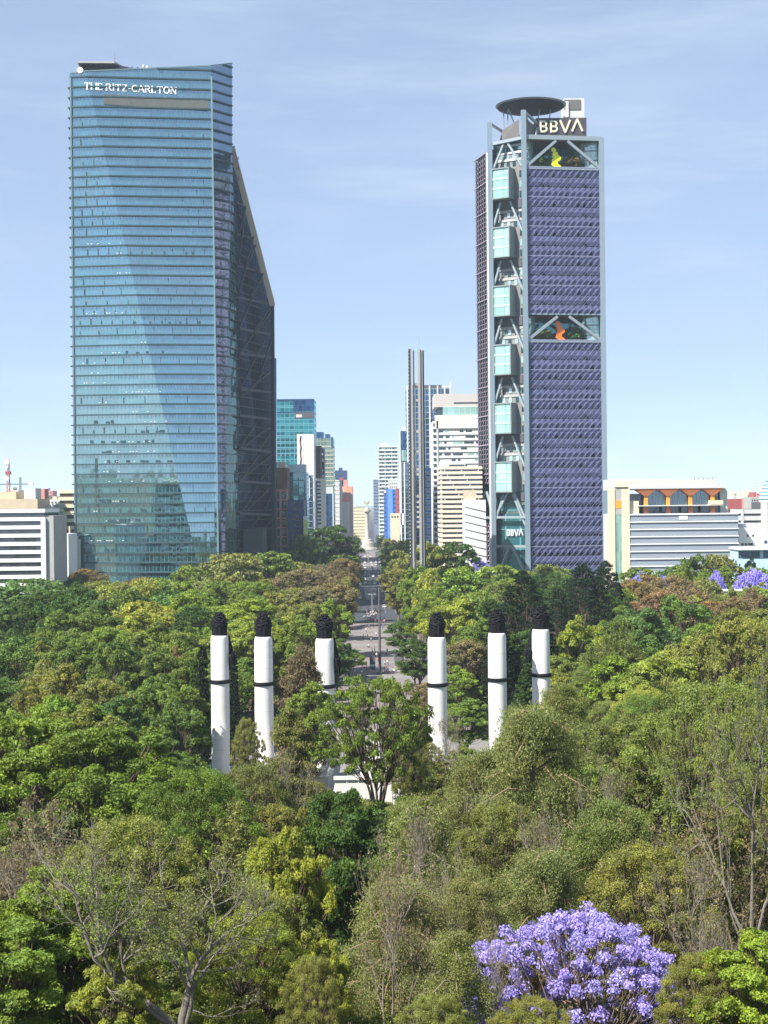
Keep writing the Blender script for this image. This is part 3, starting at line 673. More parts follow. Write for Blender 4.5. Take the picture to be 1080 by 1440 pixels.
MB().box(W(790, 0, 752).x, W(819, 0, 752).x, 749, 760, Ztop-.3, zt_(141, 752)).build('stair_tower', M['lgrey'], root)
MB().box(W(791, 0, 752).x, W(814, 0, 752).x, 748.7, 749, zt_(157, 752), zt_(143, 752)).build('stair_louvre', lou, root)
MB().box(W(794, 0, 748).x, W(798, 0, 748).x, 748.2, 748.6, zt_(166, 750), zt_(146, 752)).build('ladder', M['white2'], root)
for px_, t_ in ((795, 131), (818, 129), (813, 139), (802, 137)): MB().tube([W(px_, 143, 752), W(px_, t_, 752)], .12, 6).build('antenna', M['steel'], root)
hc = Vector((W(745.5, 0, 738).x, 740, zt_(150.5, 740)))
rad = (W(792, 0, 740).x-W(698.5, 0, 740).x)/2
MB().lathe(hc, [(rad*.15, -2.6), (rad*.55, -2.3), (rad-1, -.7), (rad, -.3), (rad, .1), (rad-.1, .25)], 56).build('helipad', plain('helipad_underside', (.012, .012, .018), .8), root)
rim = MB()
for k in range(72):
    a = k/72*6.2832; b = (k+1)/72*6.2832
    rim.poly(*[hc+Vector((r_*math.cos(t), r_*math.sin(t), z)) for r_, t, z in ((rad, a, .2), (rad+.95, a, .7), (rad+.95, b, .7), (rad, b, .2))])
    rim.bar(hc+Vector((rad*math.cos(a), rad*math.sin(a), .1)), hc+Vector(((rad+1)*math.cos(a), (rad+1)*math.sin(a), .72)), .18)
rim.build('helipad_net', M['steel'], root)
for a, b in (((-4, -3), (-11, -4)), ((0, -4), (4, -5)), ((2, -3), (-4, -5)), ((7, -2), (9, -3)), ((-12, 0), (-13, 0)), ((-11, -2), (-11, -1))):
    MB().bar(Vector((hc.x+a[0], hc.y+a[1], Ztop)), Vector((hc.x+b[0], hc.y+b[1], hc.z-1.5)), .5).build('helipad_strut', M['steelb'], root)
# garden sculptures: stacked twisted lozenges
def sculpture(s, zb, h, m, label, name='garden_sculpture'):
    p = PR(s, zb, -1.3); r_ = thing(name, label, 'sculpture', p)
    for i, (dx, dz, w, hh, a) in enumerate(((0, 0, .52, .22, -25), (-.05, .17, .30, .32, 8), (.04, .42, .46, .26, -32), (-.03, .64, .30, .16, 15), (-.10, .80, .26, .22, -40))):
        mb = MB(); c = p+uR*(dx*h)+Vector((0, 0, (dz+hh/2)*h)); ca, sa = math.cos(R(a)), math.sin(R(a))
        q = []
        for k in range(12):
            t = k/12*6.2832; x = math.copysign(abs(math.cos(t))**.6, math.cos(t))*w*h/2; zq = math.copysign(abs(math.sin(t))**.6, math.sin(t))*hh*h/2
            q.append(c+uR*(x*ca-zq*sa)+Vector((0, 0, x*sa+zq*ca))-nR*(.6+.2*(i % 2)))
        mb.prism(q, nR*(1.4-.25*i)); mb.build('twisted_slab', m, r_)
sculpture(LR*.425, zg[0][1]+.2, 9.2, M['yellow'], 'tall yellow stacked sculpture in the topmost sky garden of the violet tower')
sculpture(LR*.455, zg[1][1]+.2, 8.6, M['orange2'], 'orange stacked sculpture in the middle sky garden of the violet tower')
GARDEN = [(PR(LR*t, zb, -5.5+o), s) for (zt, zb) in zg for t, o, s in ((.25, 0, 4.2), (.33, -1, 3.4), (.66, 0, 4.6), (.75, -1, 3.2), (.56, -2, 3.2), (.16, -2, 2.6), (.85, -1, 2.4))]
# ---------------------------------------------------------------- other buildings
class B: pass
def block(name, label, px0, px1, py, Y, dep, wall, cat='building', group=None, base=0.0, wname='wall'):
    b = B(); b.x0 = W(px0, py, Y).x; b.x1 = W(px1, py, Y).x; b.z = W((px0+px1)/2, py, Y).z; b.y0 = Y; b.y1 = Y+dep
    b.py = py; b.Y = Y
    b.root = thing(name, label, cat, ((b.x0+b.x1)/2, Y+dep/2, 0), group)
    b.wall = MB().box(b.x0, b.x1, b.y0, b.y1, base, b.z).build(wname, wall, b.root)
    return b
def bx(b, name, m, u0, u1, z0, z1, proud=.3, back=None, parent=None):
    """box on the front face: u 0..1 across, z from/to in metres, proud of the wall"""
    x0 = lerp(b.x0, b.x1, u0); x1 = lerp(b.x0, b.x1, u1)
    return MB().box(x0, x1, b.y0-proud, b.y0+(back if back is not None else .2), z0, z1).build(name, m, parent or b.root)
def slabs(b, m, n=None, h=1.2, step=None, proud=.4, z0=3, ztop=None, name='floor_band', every=None):
    ztop = b.z if ztop is None else ztop
    if step is None: step = (ztop-z0)/n
    z = ztop-h; k = 0
    while z > z0-.01 and k < 95:
        MB().box(b.x0-proud, b.x1+proud, b.y0-proud, b.y1+proud, z, z+h).build(name, m, b.root); z -= step; k += 1
def fins(b, m, us, w=.5, proud=.6, z0=0, z1=None, name='fin'):
    for u in us: 
        x = lerp(b.x0, b.x1, u); MB().box(x-w/2, x+w/2, b.y0-proud, b.y0+.1, z0, (z1 or b.z)+.1).build(name, m, b.root)
def windows(b, m, us, zs, w, h, proud=.06, name='window', cond=None):
    me = MB().box(-w/2, w/2, -proud, .1, -h/2, h/2).mesh('window'); me.materials.append(m)
    wl = worldloc(b.root)
    for i, u in enumerate(us):
        for j, z in enumerate(zs):
            if cond and not cond(i, j): continue
            link_part(name, me, b.root, Vector((lerp(b.x0, b.x1, u), b.y0, z))-wl)
def sidewins(b, m, side, ys, zs, w, h, name='window'):
    x = b.x1 if side > 0 else b.x0
    me = MB().box(-.1, .1, -w/2, w/2, -h/2, h/2).mesh('window'); me.materials.append(m); wl = worldloc(b.root)
    for yy in ys:
        for z in zs: link_part(name, me, b.root, Vector((x, lerp(b.y0, b.y1, yy), z))-wl)
def roofbox(b, m, u0, u1, h, d0=.2, d1=.8, name='roof_box', z=None):
    z = b.z if z is None else z
    MB().box(lerp(b.x0, b.x1, u0), lerp(b.x0, b.x1, u1), lerp(b.y0, b.y1, d0), lerp(b.y0, b.y1, d1), z-.1, z+h).build(name, m, b.root)
def clutter(b, seed, n, m=('lgrey', 'white', 'dgrey', 'tan')):
    r = random.Random(seed)
    for i in range(n):
        u = r.uniform(.03, .9); w = r.uniform(.04, .13); y = r.uniform(.05, .8)
        MB().box(lerp(b.x0, b.x1, u), lerp(b.x0, b.x1, min(.99, u+w)), lerp(b.y0, b.y1, y), lerp(b.y0, b.y1, y+.12), b.z-.1, b.z+r.uniform(.8, 3)).build('roof_unit', M[r.choice(m)], b.root)
def zp(b, py): return W((b.x0+b.x1)/2*F/b.Y+540, py, b.Y).z
gBlue = glass('office_glass', (.03, .06, .10), (.55, .75, .90), .25, (2, 3.6), .12, (.12, .14, .16), .006, .8)
gTeal = glass('teal_curtain', (.03, .18, .22), (.45, .85, .95), .30, (3, 3.8), .25, (.10, .30, .36), .006, .8, hm=.5)
gDark = glass('dark_window', (.03, .035, .045), (.45, .52, .60), .15, (2, 3), .1, (.05, .05, .06), .006, .9)
gNavy = glass('navy_glass', (.02, .06, .15), (.35, .55, .80), .22, (2.5, 3.6), .15, (.04, .08, .15), .006, .8, hm=.3)
gGrn = glass('green_grey_glass', (.14, .22, .19), (.60, .80, .74), .25, (2.6, 3.5), .3, (.30, .30, .24), .006, .6, hm=.6)
gAqua = glass('aqua_glass', (.25, .42, .38), (.8, 1, .95), .30, (3, 4), .15, (.4, .5, .48), .004, .3)
# --- left of the glass tower
b = block('office_block', 'low office block of bright white and dark window stripes at the left edge', -40, 62, 716, 560, 24, gDark)
slabs(b, M['white2'], h=1.35, step=2.95, z0=8); bx(b, 'corner_wall', M['white2'], .955, 1.02, 0, b.z-3.2, .5, .3)
MB().box(b.x1, b.x1+3.2, b.y0+.5, b.y1, 0, b.z-2.5).build('side_wall', M['grey'], b.root)  # shade of the right side put into a darker grey
windows(b, gDark, [1.03], [b.z-5-3*i for i in range(9)], .01, .01) if False else None
roofbox(b, M['tan'], 0, .9, 3.6, .05, .9); roofbox(b, M['tan'], .0, .55, 6.2, .3, .9); roofbox(b, M['lgrey'], .62, .78, 7.5, .5, .9); clutter(b, 3, 7)
t = thing('radio_mast', 'lattice radio mast with round white dishes above the striped office block', 'antenna mast', W(12, 700, 640))
x, y = t.location.x, t.location.y; z0, z1 = 45, W(12, 645, 640).z
mb = MB()
for dx, dy in ((-.7, -.7), (.7, -.7), (.7, .7), (-.7, .7)): mb.bar((x+dx, y+dy, z0-t.location.z*0), (x+dx*.5, y+dy*.5, z1), .22)
for k in range(8):
    a = lerp(z0, z1, k/8); c = lerp(z0, z1, (k+1)/8); mb.bar((x-.7, y-.7, a), (x+.6, y-.7, c), .14); mb.bar((x+.7, y-.7, a), (x-.6, y-.7, c), .14)
t.location.z = z0; mb.build('lattice', M['pink'], t)
for zz_, dd in ((W(12, 649.5, 640).z, 1.1), (W(12, 657, 640).z, .6), (W(15, 673, 640).z, .8)): MB().tube([(x-.2, y-1.6, zz_), (x-.2, y-.9, zz_)], [dd, dd*.9], 14).build('dish', M['white2'], t)
MB().box(x-1, x+1, y-1, y+1, W(12, 667, 640).z, W(12, 663, 640).z).build('collar', M['red'], t)
t = thing('tower_crane', 'thin tower crane with a long jib beside the radio mast', 'crane', (W(20, 0, 900).x, 900, 0)); x = t.location.x
zc = W(20, 681, 900).z; mb = MB()
mb.bar((x, 900, 20), (x, 900, W(20, 671, 900).z), 1.1); mb.build('mast', M['steelb'], t)
MB().bar((W(-12, 0, 900).x, 900, zc), (W(38, 0, 900).x, 900, zc), .8).build('jib', M['steelb'], t); MB().box(W(32, 0, 900).x, W(38, 0, 900).x, 899, 901, zc-.6, zc+1.2).build('counterweight', M['white2'], t)
b = block('apartment_block', 'brownish narrow apartment block with a pink water tank behind the white striped offices', 47, 64, 710, 680, 20, M['beige']); roofbox(b, M['pink'], .15, .85, 7, .1, .5); windows(b, gDark, [.2, .5, .8], [b.z-3-3.4*i for i in range(8)], 1.4, 1.5)
b = block('apartment_block', 'tall thin grey apartment slab with small balconies left of the glass tower', 63, 77, 708, 720, 22, M['grey']); slabs(b, M['lgrey'], h=.6, step=3.2, proud=.5, z0=6); windows(b, gDark, [.25, .7], [b.z-2.2-3.2*i for i in range(12)], 1.3, 1.7)
b = block('apartment_block', 'cream and brown striped apartment block tight against the left of the glass tower', 84, 104, 689, 740, 20, plain('bronze_wall', (.13, .10, .07), .7)); slabs(b, M['cream'], h=1.6, step=3.4, proud=.7, z0=8)
b = block('house', 'bright white house with two small round vents left of the glass tower foot', 70, 96, 751, 640, 18, M['white2']); windows(b, M['dgrey'], [.25, .62, .82], [b.z-2.6], .7, 1.1); windows(b, gDark, [.3, .7], [b.z-8, b.z-12], 1.6, 1.8); clutter(b, 9, 3)
b = block('house', 'pale blue walled house below the white house, left of the glass tower', 77, 84, 725, 700, 14, plain('pale_blue', (.35, .42, .58), .8)); windows(b, gDark, [.5], [b.z-3-3.1*i for i in range(7)], 1.1, 1.4)
b = block('house', 'blue grey two storey house behind the trees beside the striped offices', 65, 82, 790, 620, 14, plain('slate_blue', (.13, .16, .26), .8)); windows(b, gDark, [.3, .7], [b.z-3, b.z-7], 1.5, 1.6); roofbox(b, M['brown'], .7, 1.1, 3.5, .4, .9)
b = block('concrete_pier', 'smooth pale grey green slab tower joined to the foot of the glass tower', 89.5, 106, 759, 684, 12, M['pgreen'], cat='building'); slabs(b, M['lgrey'], h=.12, step=4.6, proud=.03, z0=4, name='panel_joint'); roofbox(b, M['pgreen'], .2, .9, 1.2, .2, .8)
# --- between the glass tower and the avenue
b = block('glass_office', 'teal glass office tower with a dark notched crown, right of the big glass tower', 384, 441.5, 562, 1000, 30, gTeal)
bx(b, 'dark_notch', M['dgrey'], .52, 1.01, zp(b, 588), zp(b, 580), .25); bx(b, 'crown_panel', gNavy, .5, 1.005, zp(b, 578), zp(b, 562.5), .3); bx(b, 'parapet', M['navy'], 0, 1.0, b.z-.6, b.z+.4, .4)
bx(b, 'pale_lift', M['white'], .56, .70, zp(b, 587), zp(b, 583), .4); windows(b, gDark, [.12+.11*i for i in range(9)], [zp(b, 612+7*j) for j in range(7)], 1.6, 1.0); bx(b, 'belt', gNavy, 0, 1.0, zp(b, 580.5), zp(b, 579), .2)
slabs(b, plain('teal_band', (.12, .36, .42), .4), h=.5, step=3.8, proud=.12, z0=20)
b = block('slab_tower', 'blank bright white slab tower with one dark vertical zigzag slot', 417.5, 441, 610.5, 900, 22, M['white2'])
z_t, z_b = zp(b, 613), zp(b, 662)
for k in range(6):
    za, zb2 = lerp(z_t, z_b, k/6), lerp(z_t, z_b, (k+1)/6); o = .02 if k % 2 else -.02
    MB().prism([(lerp(b.x0, b.x1, .17-o), b.y0-.06, za), (lerp(b.x0, b.x1, .27-o), b.y0-.06, za), (lerp(b.x0, b.x1, .27+o), b.y0-.06, zb2), (lerp(b.x0, b.x1, .17+o), b.y0-.06, zb2)], (0, .3, 0)).build('window_slot', M['brown'] if k % 2 else gDark, b.root)
    MB().prism([(lerp(b.x0, b.x1, .34-o), b.y0-.06, za), (lerp(b.x0, b.x1, .40-o), b.y0-.06, za), (lerp(b.x0, b.x1, .40+o), b.y0-.06, zb2), (lerp(b.x0, b.x1, .34+o), b.y0-.06, zb2)], (0, .3, 0)).build('window_slot', M['beige'], b.root)
bx(b, 'lower_wall', plain('grey_stone_base', (.42, .46, .48), .8), .28, 1.0, 0, zp(b, 705), .3)
b = block('office_tower', 'green grey gridded office tower with a dark roof crown behind the white slab', 443, 468.5, 616, 1250, 35, gGrn)
roofbox(b, gNavy, .0, .45, 5, .1, .7); roofbox(b, gNavy, .55, .8, 3.2, .1, .7); bx(b, 'dark_fin', gNavy, .88, 1.0, zp(b, 628), b.z+.6, .6); slabs(b, M['beige'], h=.5, step=3.4, proud=.2, z0=20, ztop=zp(b, 628))
b = block('brown_tower', 'narrow dark brown tower with white jagged balconies, right of the white slab', 442, 450.5, 627, 1020, 26, M['brown']); slabs(b, M['brown'], h=.5, step=3.3, proud=.2, z0=20)
b = block('balcony_tower', 'thin tower of stacked white stepped balconies beside the brown tower', 449, 455.5, 630, 1050, 20, M['navy'])
for k in range(22): MB().box(b.x0-.3, lerp(b.x0, b.x1, .55+.4*(k % 3)/2), b.y0-1.0, b.y0, b.z-2-3.6*k, b.z-3.6*k).build('balcony', M['white2'] if k < 7 else M['dgrey'], b.root)
b = block('office_block', 'cream office block with short dark window dashes, right of the white slab', 443.5, 456.5, 673, 930, 22, M['white'])
windows(b, gDark, [.36], [zp(b, 678+5.3*j) for j in range(12)], 2.3, 1.0); bx(b, 'side_glass', gNavy, 0, .16, 0, b.z-1, .25)
b = block('office_block', 'dark blue glass block with a white roof box above the avenue trees', 456.5, 469, 694, 1080, 24, gNavy); roofbox(b, M['lgrey'], .05, .95, 4.6, .05, .6); bx(b, 'edge_wall', M['lgrey'], .86, 1.0, 0, b.z, .3)
b = block('office_block', 'pale grey office block with a setback, behind the dark blue block', 456, 480, 675, 1300, 24, M['lgrey']); slabs(b, M['white'], h=1.2, step=3.6, proud=.2, z0=10); 
b = block('office_tower', 'dark navy tower top far behind the salmon mural building', 471, 487.5, 661.5, 1700, 30, M['navy']); slabs(b, M['dgrey'], h=.6, step=3.8, proud=.2, z0=40); roofbox(b, M['navy'], .3, .6, 3)
b = block('mural_building', 'salmon orange building with a grey mural on its wall beside the avenue trees', 470, 495.5, 684, 1330, 30, M['salmon'])
roofbox(b, M['pink'], .12, .75, 5.5, .1, .4); roofbox(b, M['red'], .3, .5, 7.5, .1, .4); bx(b, 'mural_base', M['white'], .06, .86, 0, zp(b, 706), .25); bx(b, 'side_wall', M['white'], 0, .1, 0, b.z-5, .3); bx(b, 'edge_wall', plain('sage', (.45, .50, .42), .8), .88, 1.0, 0, b.z-6, .35)
mb = MB(); cx, cz = lerp(b.x0, b.x1, .42), zp(b, 697)
mb.prism([(cx+(5.0*math.cos(t)*math.cos(.6)-2.2*math.sin(t)*math.sin(.6)), b.y0-.2, cz+(5.0*math.cos(t)*math.sin(.6)+2.2*math.sin(t)*math.cos(.6))) for t in [i/20*6.2832 for i in range(20)]], (0, .15, 0)); mb.build('mural_shape', M['grey'], b.root)
for k in range(5): bx(b, 'mural_stripe', M['lgrey'], .22+.09*k, .26+.09*k, zp(b, 702-2.2*k), zp(b, 690-1.5*k), .22)
windows(b, gDark, [.2, .4, .6, .8], [zp(b, 716), zp(b, 722)], 1.4, 1.3)
b = block('low_block', 'long low cream block closing the view left of the victory column', 495, 516, 713, 1800, 40, M['cream']); slabs(b, M['tan'], h=1, step=3.6, proud=.3, z0=5); roofbox(b, M['white'], .05, .3, 3)
b = block('glass_office', 'blue glass office with a pale sloped roof between the brown frame and white slab', 404, 431, 664, 800, 24, gBlue)
roofbox(b, plain('pale_blue_panel', (.42, .58, .66), .6), .0, .95, 4.0, .0, .5); bx(b, 'teal_front', gTeal, .05, .85, zp(b, 735), b.z-2.5, .4); fins(b, M['ledl'], [.1+.1*i for i in range(8)], .25, .7, zp(b, 702), b.z-3)
b = block('glass_office', 'slim light blue glass wing left of the white slab tower', 428, 438, 668, 860, 20, gBlue); slabs(b, M['steelb'], h=.5, step=3.6, proud=.25, z0=10); bx(b, 'pale_wall', M['white'], .3, .75, zp(b, 700), zp(b, 672), .4)
b = block('office_block', 'dark navy block with small slot windows, low beside the brown frame', 404.5, 427, 703, 770, 22, M['navy']); windows(b, gDark, [.45, .62], [zp(b, 708+7.5*j) for j in range(9)], 1.7, .7); slabs(b, M['navy'], h=.3, step=2.8, proud=.12, z0=6)
b = block('sign_pillar', 'small yellow green lit panel tower at the foot of the navy block', 426.5, 432, 731, 765, 5, plain('lime_panel', (.48, .58, .16), .6), cat='building'); roofbox(b, M['white2'], 0, 1, 1.6, 0, 1); slabs(b, M['pgreen'], h=.3, step=4, proud=.1, z0=5)
b = block('construction_frame', 'unfinished brown concrete frame building hard against the glass tower', 388.5, 404, 658, 775, 22, M['brown'])
for j in range(8): z = zp(b, 690+13*j-0); bx(b, 'floor_slab', M['pink'], -.05, 1.05, z-.35, z+.35, 1.1)
fins(b, plain('raw_concrete', (.45, .36, .32), .9), [.35, .97], .9, .9, 0, zp(b, 688), name='column'); roofbox(b, M['beige'], .1, .8, 3, .1, .5); windows(b, gDark, [.65], [zp(b, 696+13*j) for j in range(6)], 2.2, 2.4)
# --- right of the avenue
b = block('office_tower', 'slim plain blue grey tower farthest along the right of the avenue', 525, 534, 674.5, 1900, 30, plain('blue_grey_wall', (.16, .20, .28), .7)); slabs(b, M['navy'], h=.8, step=4, proud=.15, z0=20)
b = block('patterned_tower', 'pale green tower patterned with staggered white balconies right of the avenue', 532, 559.5, 626.5, 1500, 32, plain('green_grey', (.22, .34, .32), .6))
for j in range(28):
    z = b.z-1-3.5*j
    for k in range(6):
        if (j*3+k*5) % 4 != 0 and z > 12: pass
    MB().box(b.x0-.4, b.x1+.4, b.y0-.8-.5*(j % 2), b.y1+.3, z-.6, z+.6).build('balcony_band', M['white2'], b.root)
windows(b, gDark, [.08+.14*i for i in range(7)], [b.z-3-3.5*j for j in range(13)], 2.0, 1.5, cond=lambda i, j: (i*3+j*2) % 5 < 3)
fins(b, M['pgreen'], [.02, .34, .68, .98], .6, .9)
roofbox(b, M['white2'], .1, .5, 2.2)
b = block('office_block', 'pale grey box with faint windows behind the bright blue building', 546, 560, 675, 1420, 20, M['lgrey']); windows(b, gDark, [.2, .4, .6, .8], [b.z-3-3.4*i for i in range(6)], .9, .8); slabs(b, M['lgrey'], h=.4, step=3.4, proud=.1, z0=10)
b = block('blue_building', 'bright cobalt blue boxy building beside the avenue trees', 539.5, 557, 688, 1250, 22, M['blue']); bx(b, 'light_panel', plain('light_blue_panel', (.12, .28, .75), .5), .32, .72, 0, b.z+.4, .4); bx(b, 'roof_letters_board', M['white2'], .02, .2, b.z-3, b.z-1, .4); windows(b, gNavy, [.12, .86], [b.z-4-3.6*i for i in range(9)], 1.4, 1.2)
b = block('low_block', 'low yellowish building in front of the bright blue building', 549, 562, 722, 1150, 14, M['cream']); windows(b, gDark, [.2, .5, .8], [b.z-2.5], 1.2, 1.2)
b = block('red_building', 'narrow dark red building wedged right of the bright blue one', 557, 561.5, 687, 1200, 18, M['red']); slabs(b, M['brown'], h=.5, step=4, proud=.1, z0=10)
b = block('office_tower', 'slim blue glass tower with pale corner posts left of the steel monument', 561.5, 577, 606, 1080, 26, gNavy)
roofbox(b, M['white2'], .35, .8, 3.5, .1, .5, name='sign_board'); fins(b, M['white2'], [.03], 1.0, .5); slabs(b, M['steelb'], h=.7, step=3.6, proud=.2, z0=20, ztop=zp(b, 640)-0); bx(b, 'green_panel', gAqua, .18, .95, zp(b, 648), zp(b, 633), .4)
b = block('glass_office', 'blue glass office wing with white edge, low left of the steel monument', 563, 574, 650, 960, 24, gBlue); fins(b, M['white2'], [.04, .5], .7, .5); slabs(b, M['steelb'], h=.4, step=3.6, proud=.2, z0=20); bx(b, 'white_base', M['white2'], -.02, .5, zp(b, 738), zp(b, 722), .5); windows(b, gDark, [.15, .38], [zp(b, 726), zp(b, 731)], 1.3, 1.0)
b = block('glass_tower', 'dark blue glass tower with tall white vertical fins behind the steel monument', 571.5, 634, 546, 980, 34, gNavy)
fins(b, M['white2'], [.015, .52, .70, .86, .985], .8, .9, 0, b.z+1.5); fins(b, M['steelb'], [.11, .2, .3, .42, .61, .78], .35, .5); slabs(b, M['steelb'], h=.7, step=3.7, proud=.25, z0=20); roofbox(b, M['dgrey'], .1, .8, 2.5)
mb = MB(); mb.bar((lerp(b.x0, b.x1, .98), b.y0+4, b.z), (lerp(b.x0, b.x1, 1.0), b.y0+4, b.z+4), .6); mb.bar((lerp(b.x0, b.x1, .8), b.y0+4, b.z+1.4), (b.x1, b.y0+4, b.z+1.4), .5); mb.build('roof_frame', M['white2'], b.root)
b = block('navy_block', 'dark navy block seen low just right of the steel monument', 594, 609, 658, 900, 20, M['navy']); slabs(b, M['navy'], h=.8, step=3.4, proud=.3, z0=10); windows(b, gDark, [.3, .6], [b.z-3-3.4*i for i in range(14)], 1.4, 1.2)
b = block('white_tower', 'broad white office tower with short dark window slits and a pale aqua top storey', 608, 676, 592, 850, 34, M['white'])
zt1 = zp(b, 553.5)
MB().box(lerp(b.x0, b.x1, .045), b.x1, b.y0+1, b.y1, zp(b, 572), zt1).build('crown_block', plain('warm_grey_crown', (.50, .47, .45), .8, var=.06), b.root)
MB().box(lerp(b.x0, b.x1, .22), b.x1, b.y0+.6, b.y1, b.z-3, zp(b, 572)).build('aqua_storey', gAqua, b.root); MB().box(lerp(b.x0, b.x1, .12), lerp(b.x0, b.x1, .22), b.y0+2, b.y1, b.z-3, zp(b, 572)).build('dark_storey', gDark, b.root)
bx(b, 'crown_slit', gDark, .45, 1.0, zp(b, 567.5), zp(b, 565.5), -.9, 1.5)
MB().box(lerp(b.x0, b.x1, .05), b.x1, b.y0-.8, b.y0+4, b.z-4, zp(b, 583.5)).build('terrace_wall', M['white'], b.root)
for j in range(22):
    z = zp(b, 589.5+8.15*j)
    if z < 10: break
    bx(b, 'spandrel', M['white2'], .0, 1.0, z-2.1, z-.9, .45)
    r = random.Random(j*7+1); u = .14
    while u < .97:
        w = r.choice((.05, .08, .13, .2)); 
        if r.random() < .72: bx(b, 'window', gDark if r.random() < .8 else gAqua, u, min(u+w, .99), z-.75, z+.35, .12)
        u += w+r.choice((.03, .05, .1))
    bx(b, 'balcony_window', gDark, .02, .085, z-.9, z+.9, .3)
fins(b, M['lgrey'], [.10], .9, .8)
b = block('banded_office', 'beige office block ringed with dark ribbon windows in front of the white tower', 619.5, 676, 656, 740, 26, gDark)
slabs(b, plain('warm_beige_band', (.62, .56, .47), .8, var=.1, streak=True), h=1.35, step=2.28, proud=.7, z0=5); fins(b, M['beige'], [.01], 1.0, .5); windows(b, plain('blind', (.55, .52, .46), .8), [.1+.07*i for i in range(13)], [b.z-1.85-2.28*j for j in range(7)], .5, .8, .5, name='blind', cond=lambda i, j: (i*7+j*5) % 6 == 0)
MB().box(lerp(b.x0, b.x1, .0), lerp(b.x0, b.x1, .62), b.y0+2, b.y1-4, b.z-.2, zp(b, 648.5)).build('penthouse', M['white'], b.root)
MB().box(lerp(b.x0, b.x1, .22), lerp(b.x0, b.x1, .60), b.y0+1.9, b.y0+2.2, b.z+.3, zp(b, 653)).build('penthouse_window', gDark, b.root)
b = block('stepped_building', 'bright white building with sloping dark joints at the foot of the violet tower', 653, 683, 703, 700, 18, M['white2'])
for j in range(9):
    z = zp(b, 712+10.5*j); MB().prism([(b.x0, b.y0-.08, z), (b.x1, b.y0-.08, z-2.3), (b.x1, b.y0-.08, z-2.9), (b.x0, b.y0-.08, z-.4)], (0, .2, 0)).build('dark_joint', M['dgrey'], b.root)
roofbox(b, M['tan'], .0, .55, 4.5, .1, .6); 
# --- right: long office block with arched orange pavilion on its roof
b = block('terrace_office', 'long cream and grey office block with an orange arched pavilion on its roof', 855, 1038, 722, 652, 14, M['lgrey'])
bx(b, 'stair_pier', M['cream'], -.002, .052, 0, zp(b, 687), .6); bx(b, 'stair_pier', M['cream'], .105, .165, 0, zp(b, 687), .6); bx(b, 'stair_glazing', gAqua, .052, .105, 0, zp(b, 723), .2); bx(b, 'stair_glazing_frame', M['grey'], .052, .105, zp(b, 723), zp(b, 687), .3)
bx(b, 'orange_panel', M['orange'], .056, .103, zp(b, 714), zp(b, 703), .4)
zz1, zz0 = zp(b, 723), zp(b, 806); hb = (zz1-zz0)/8
pan = plain('blue_grey_panel', (.25, .29, .35), .5, var=.08, scale=.8)
for j in range(9):
    z = zz1-hb*j; bx(b, 'ribbon_glazing', pan, .17, .997, z-hb*.84, z-hb*.16, .25)
    bx(b, 'white_band', M['white2'], .165, 1.0, z-hb*.10, z+hb*.06, .7)
bx(b, 'white_panel', M['white2'], .545, .61, zz1-hb*.75, zz1-hb*.25, .5)
zdeck = zp(b, 722); zc_ = zp(b, 687); y0 = b.y0
MB().box(lerp(b.x0, b.x1, .17), lerp(b.x0, b.x1, .93), y0+5, y0+12, zdeck-.1, zc_-2).build('pavilion_core', gDark, b.root)
MB().box(lerp(b.x0, b.x1, .165), lerp(b.x0, b.x1, .90), y0-1, y0+13, zc_, zc_+1).build('pavilion_roof_slab', M['lgrey'], b.root)
MB().box(lerp(b.x0, b.x1, .065), lerp(b.x0, b.x1, .845), y0+2, y0+13, zc_+.9, zp(b, 675)).build('roof_block', M['cream'], b.root)
MB().box(lerp(b.x0, b.x1, .0), lerp(b.x0, b.x1, .5), y0+5, y0+13.5, zp(b, 675)-4, zp(b, 673.5)).build('roof_block', M['lgrey'], b.root)
MB().box(lerp(b.x0, b.x1, .23), lerp(b.x0, b.x1, .88), y0-1.5, y0+8, zp(b, 711.5), zp(b, 710.3)).build('pavilion_floor', M['white'], b.root)
MB().box(lerp(b.x0, b.x1, .17), lerp(b.x0, b.x1, .24), y0+1, y0+8, zdeck, zp(b, 704)).build('terrace_block', M['cream'], b.root)
MB().box(lerp(b.x0, b.x1, .78), lerp(b.x0, b.x1, .88), y0-1.5, y0+4, zp(b, 711), zp(b, 704)).build('terrace_block', M['cream'], b.root)
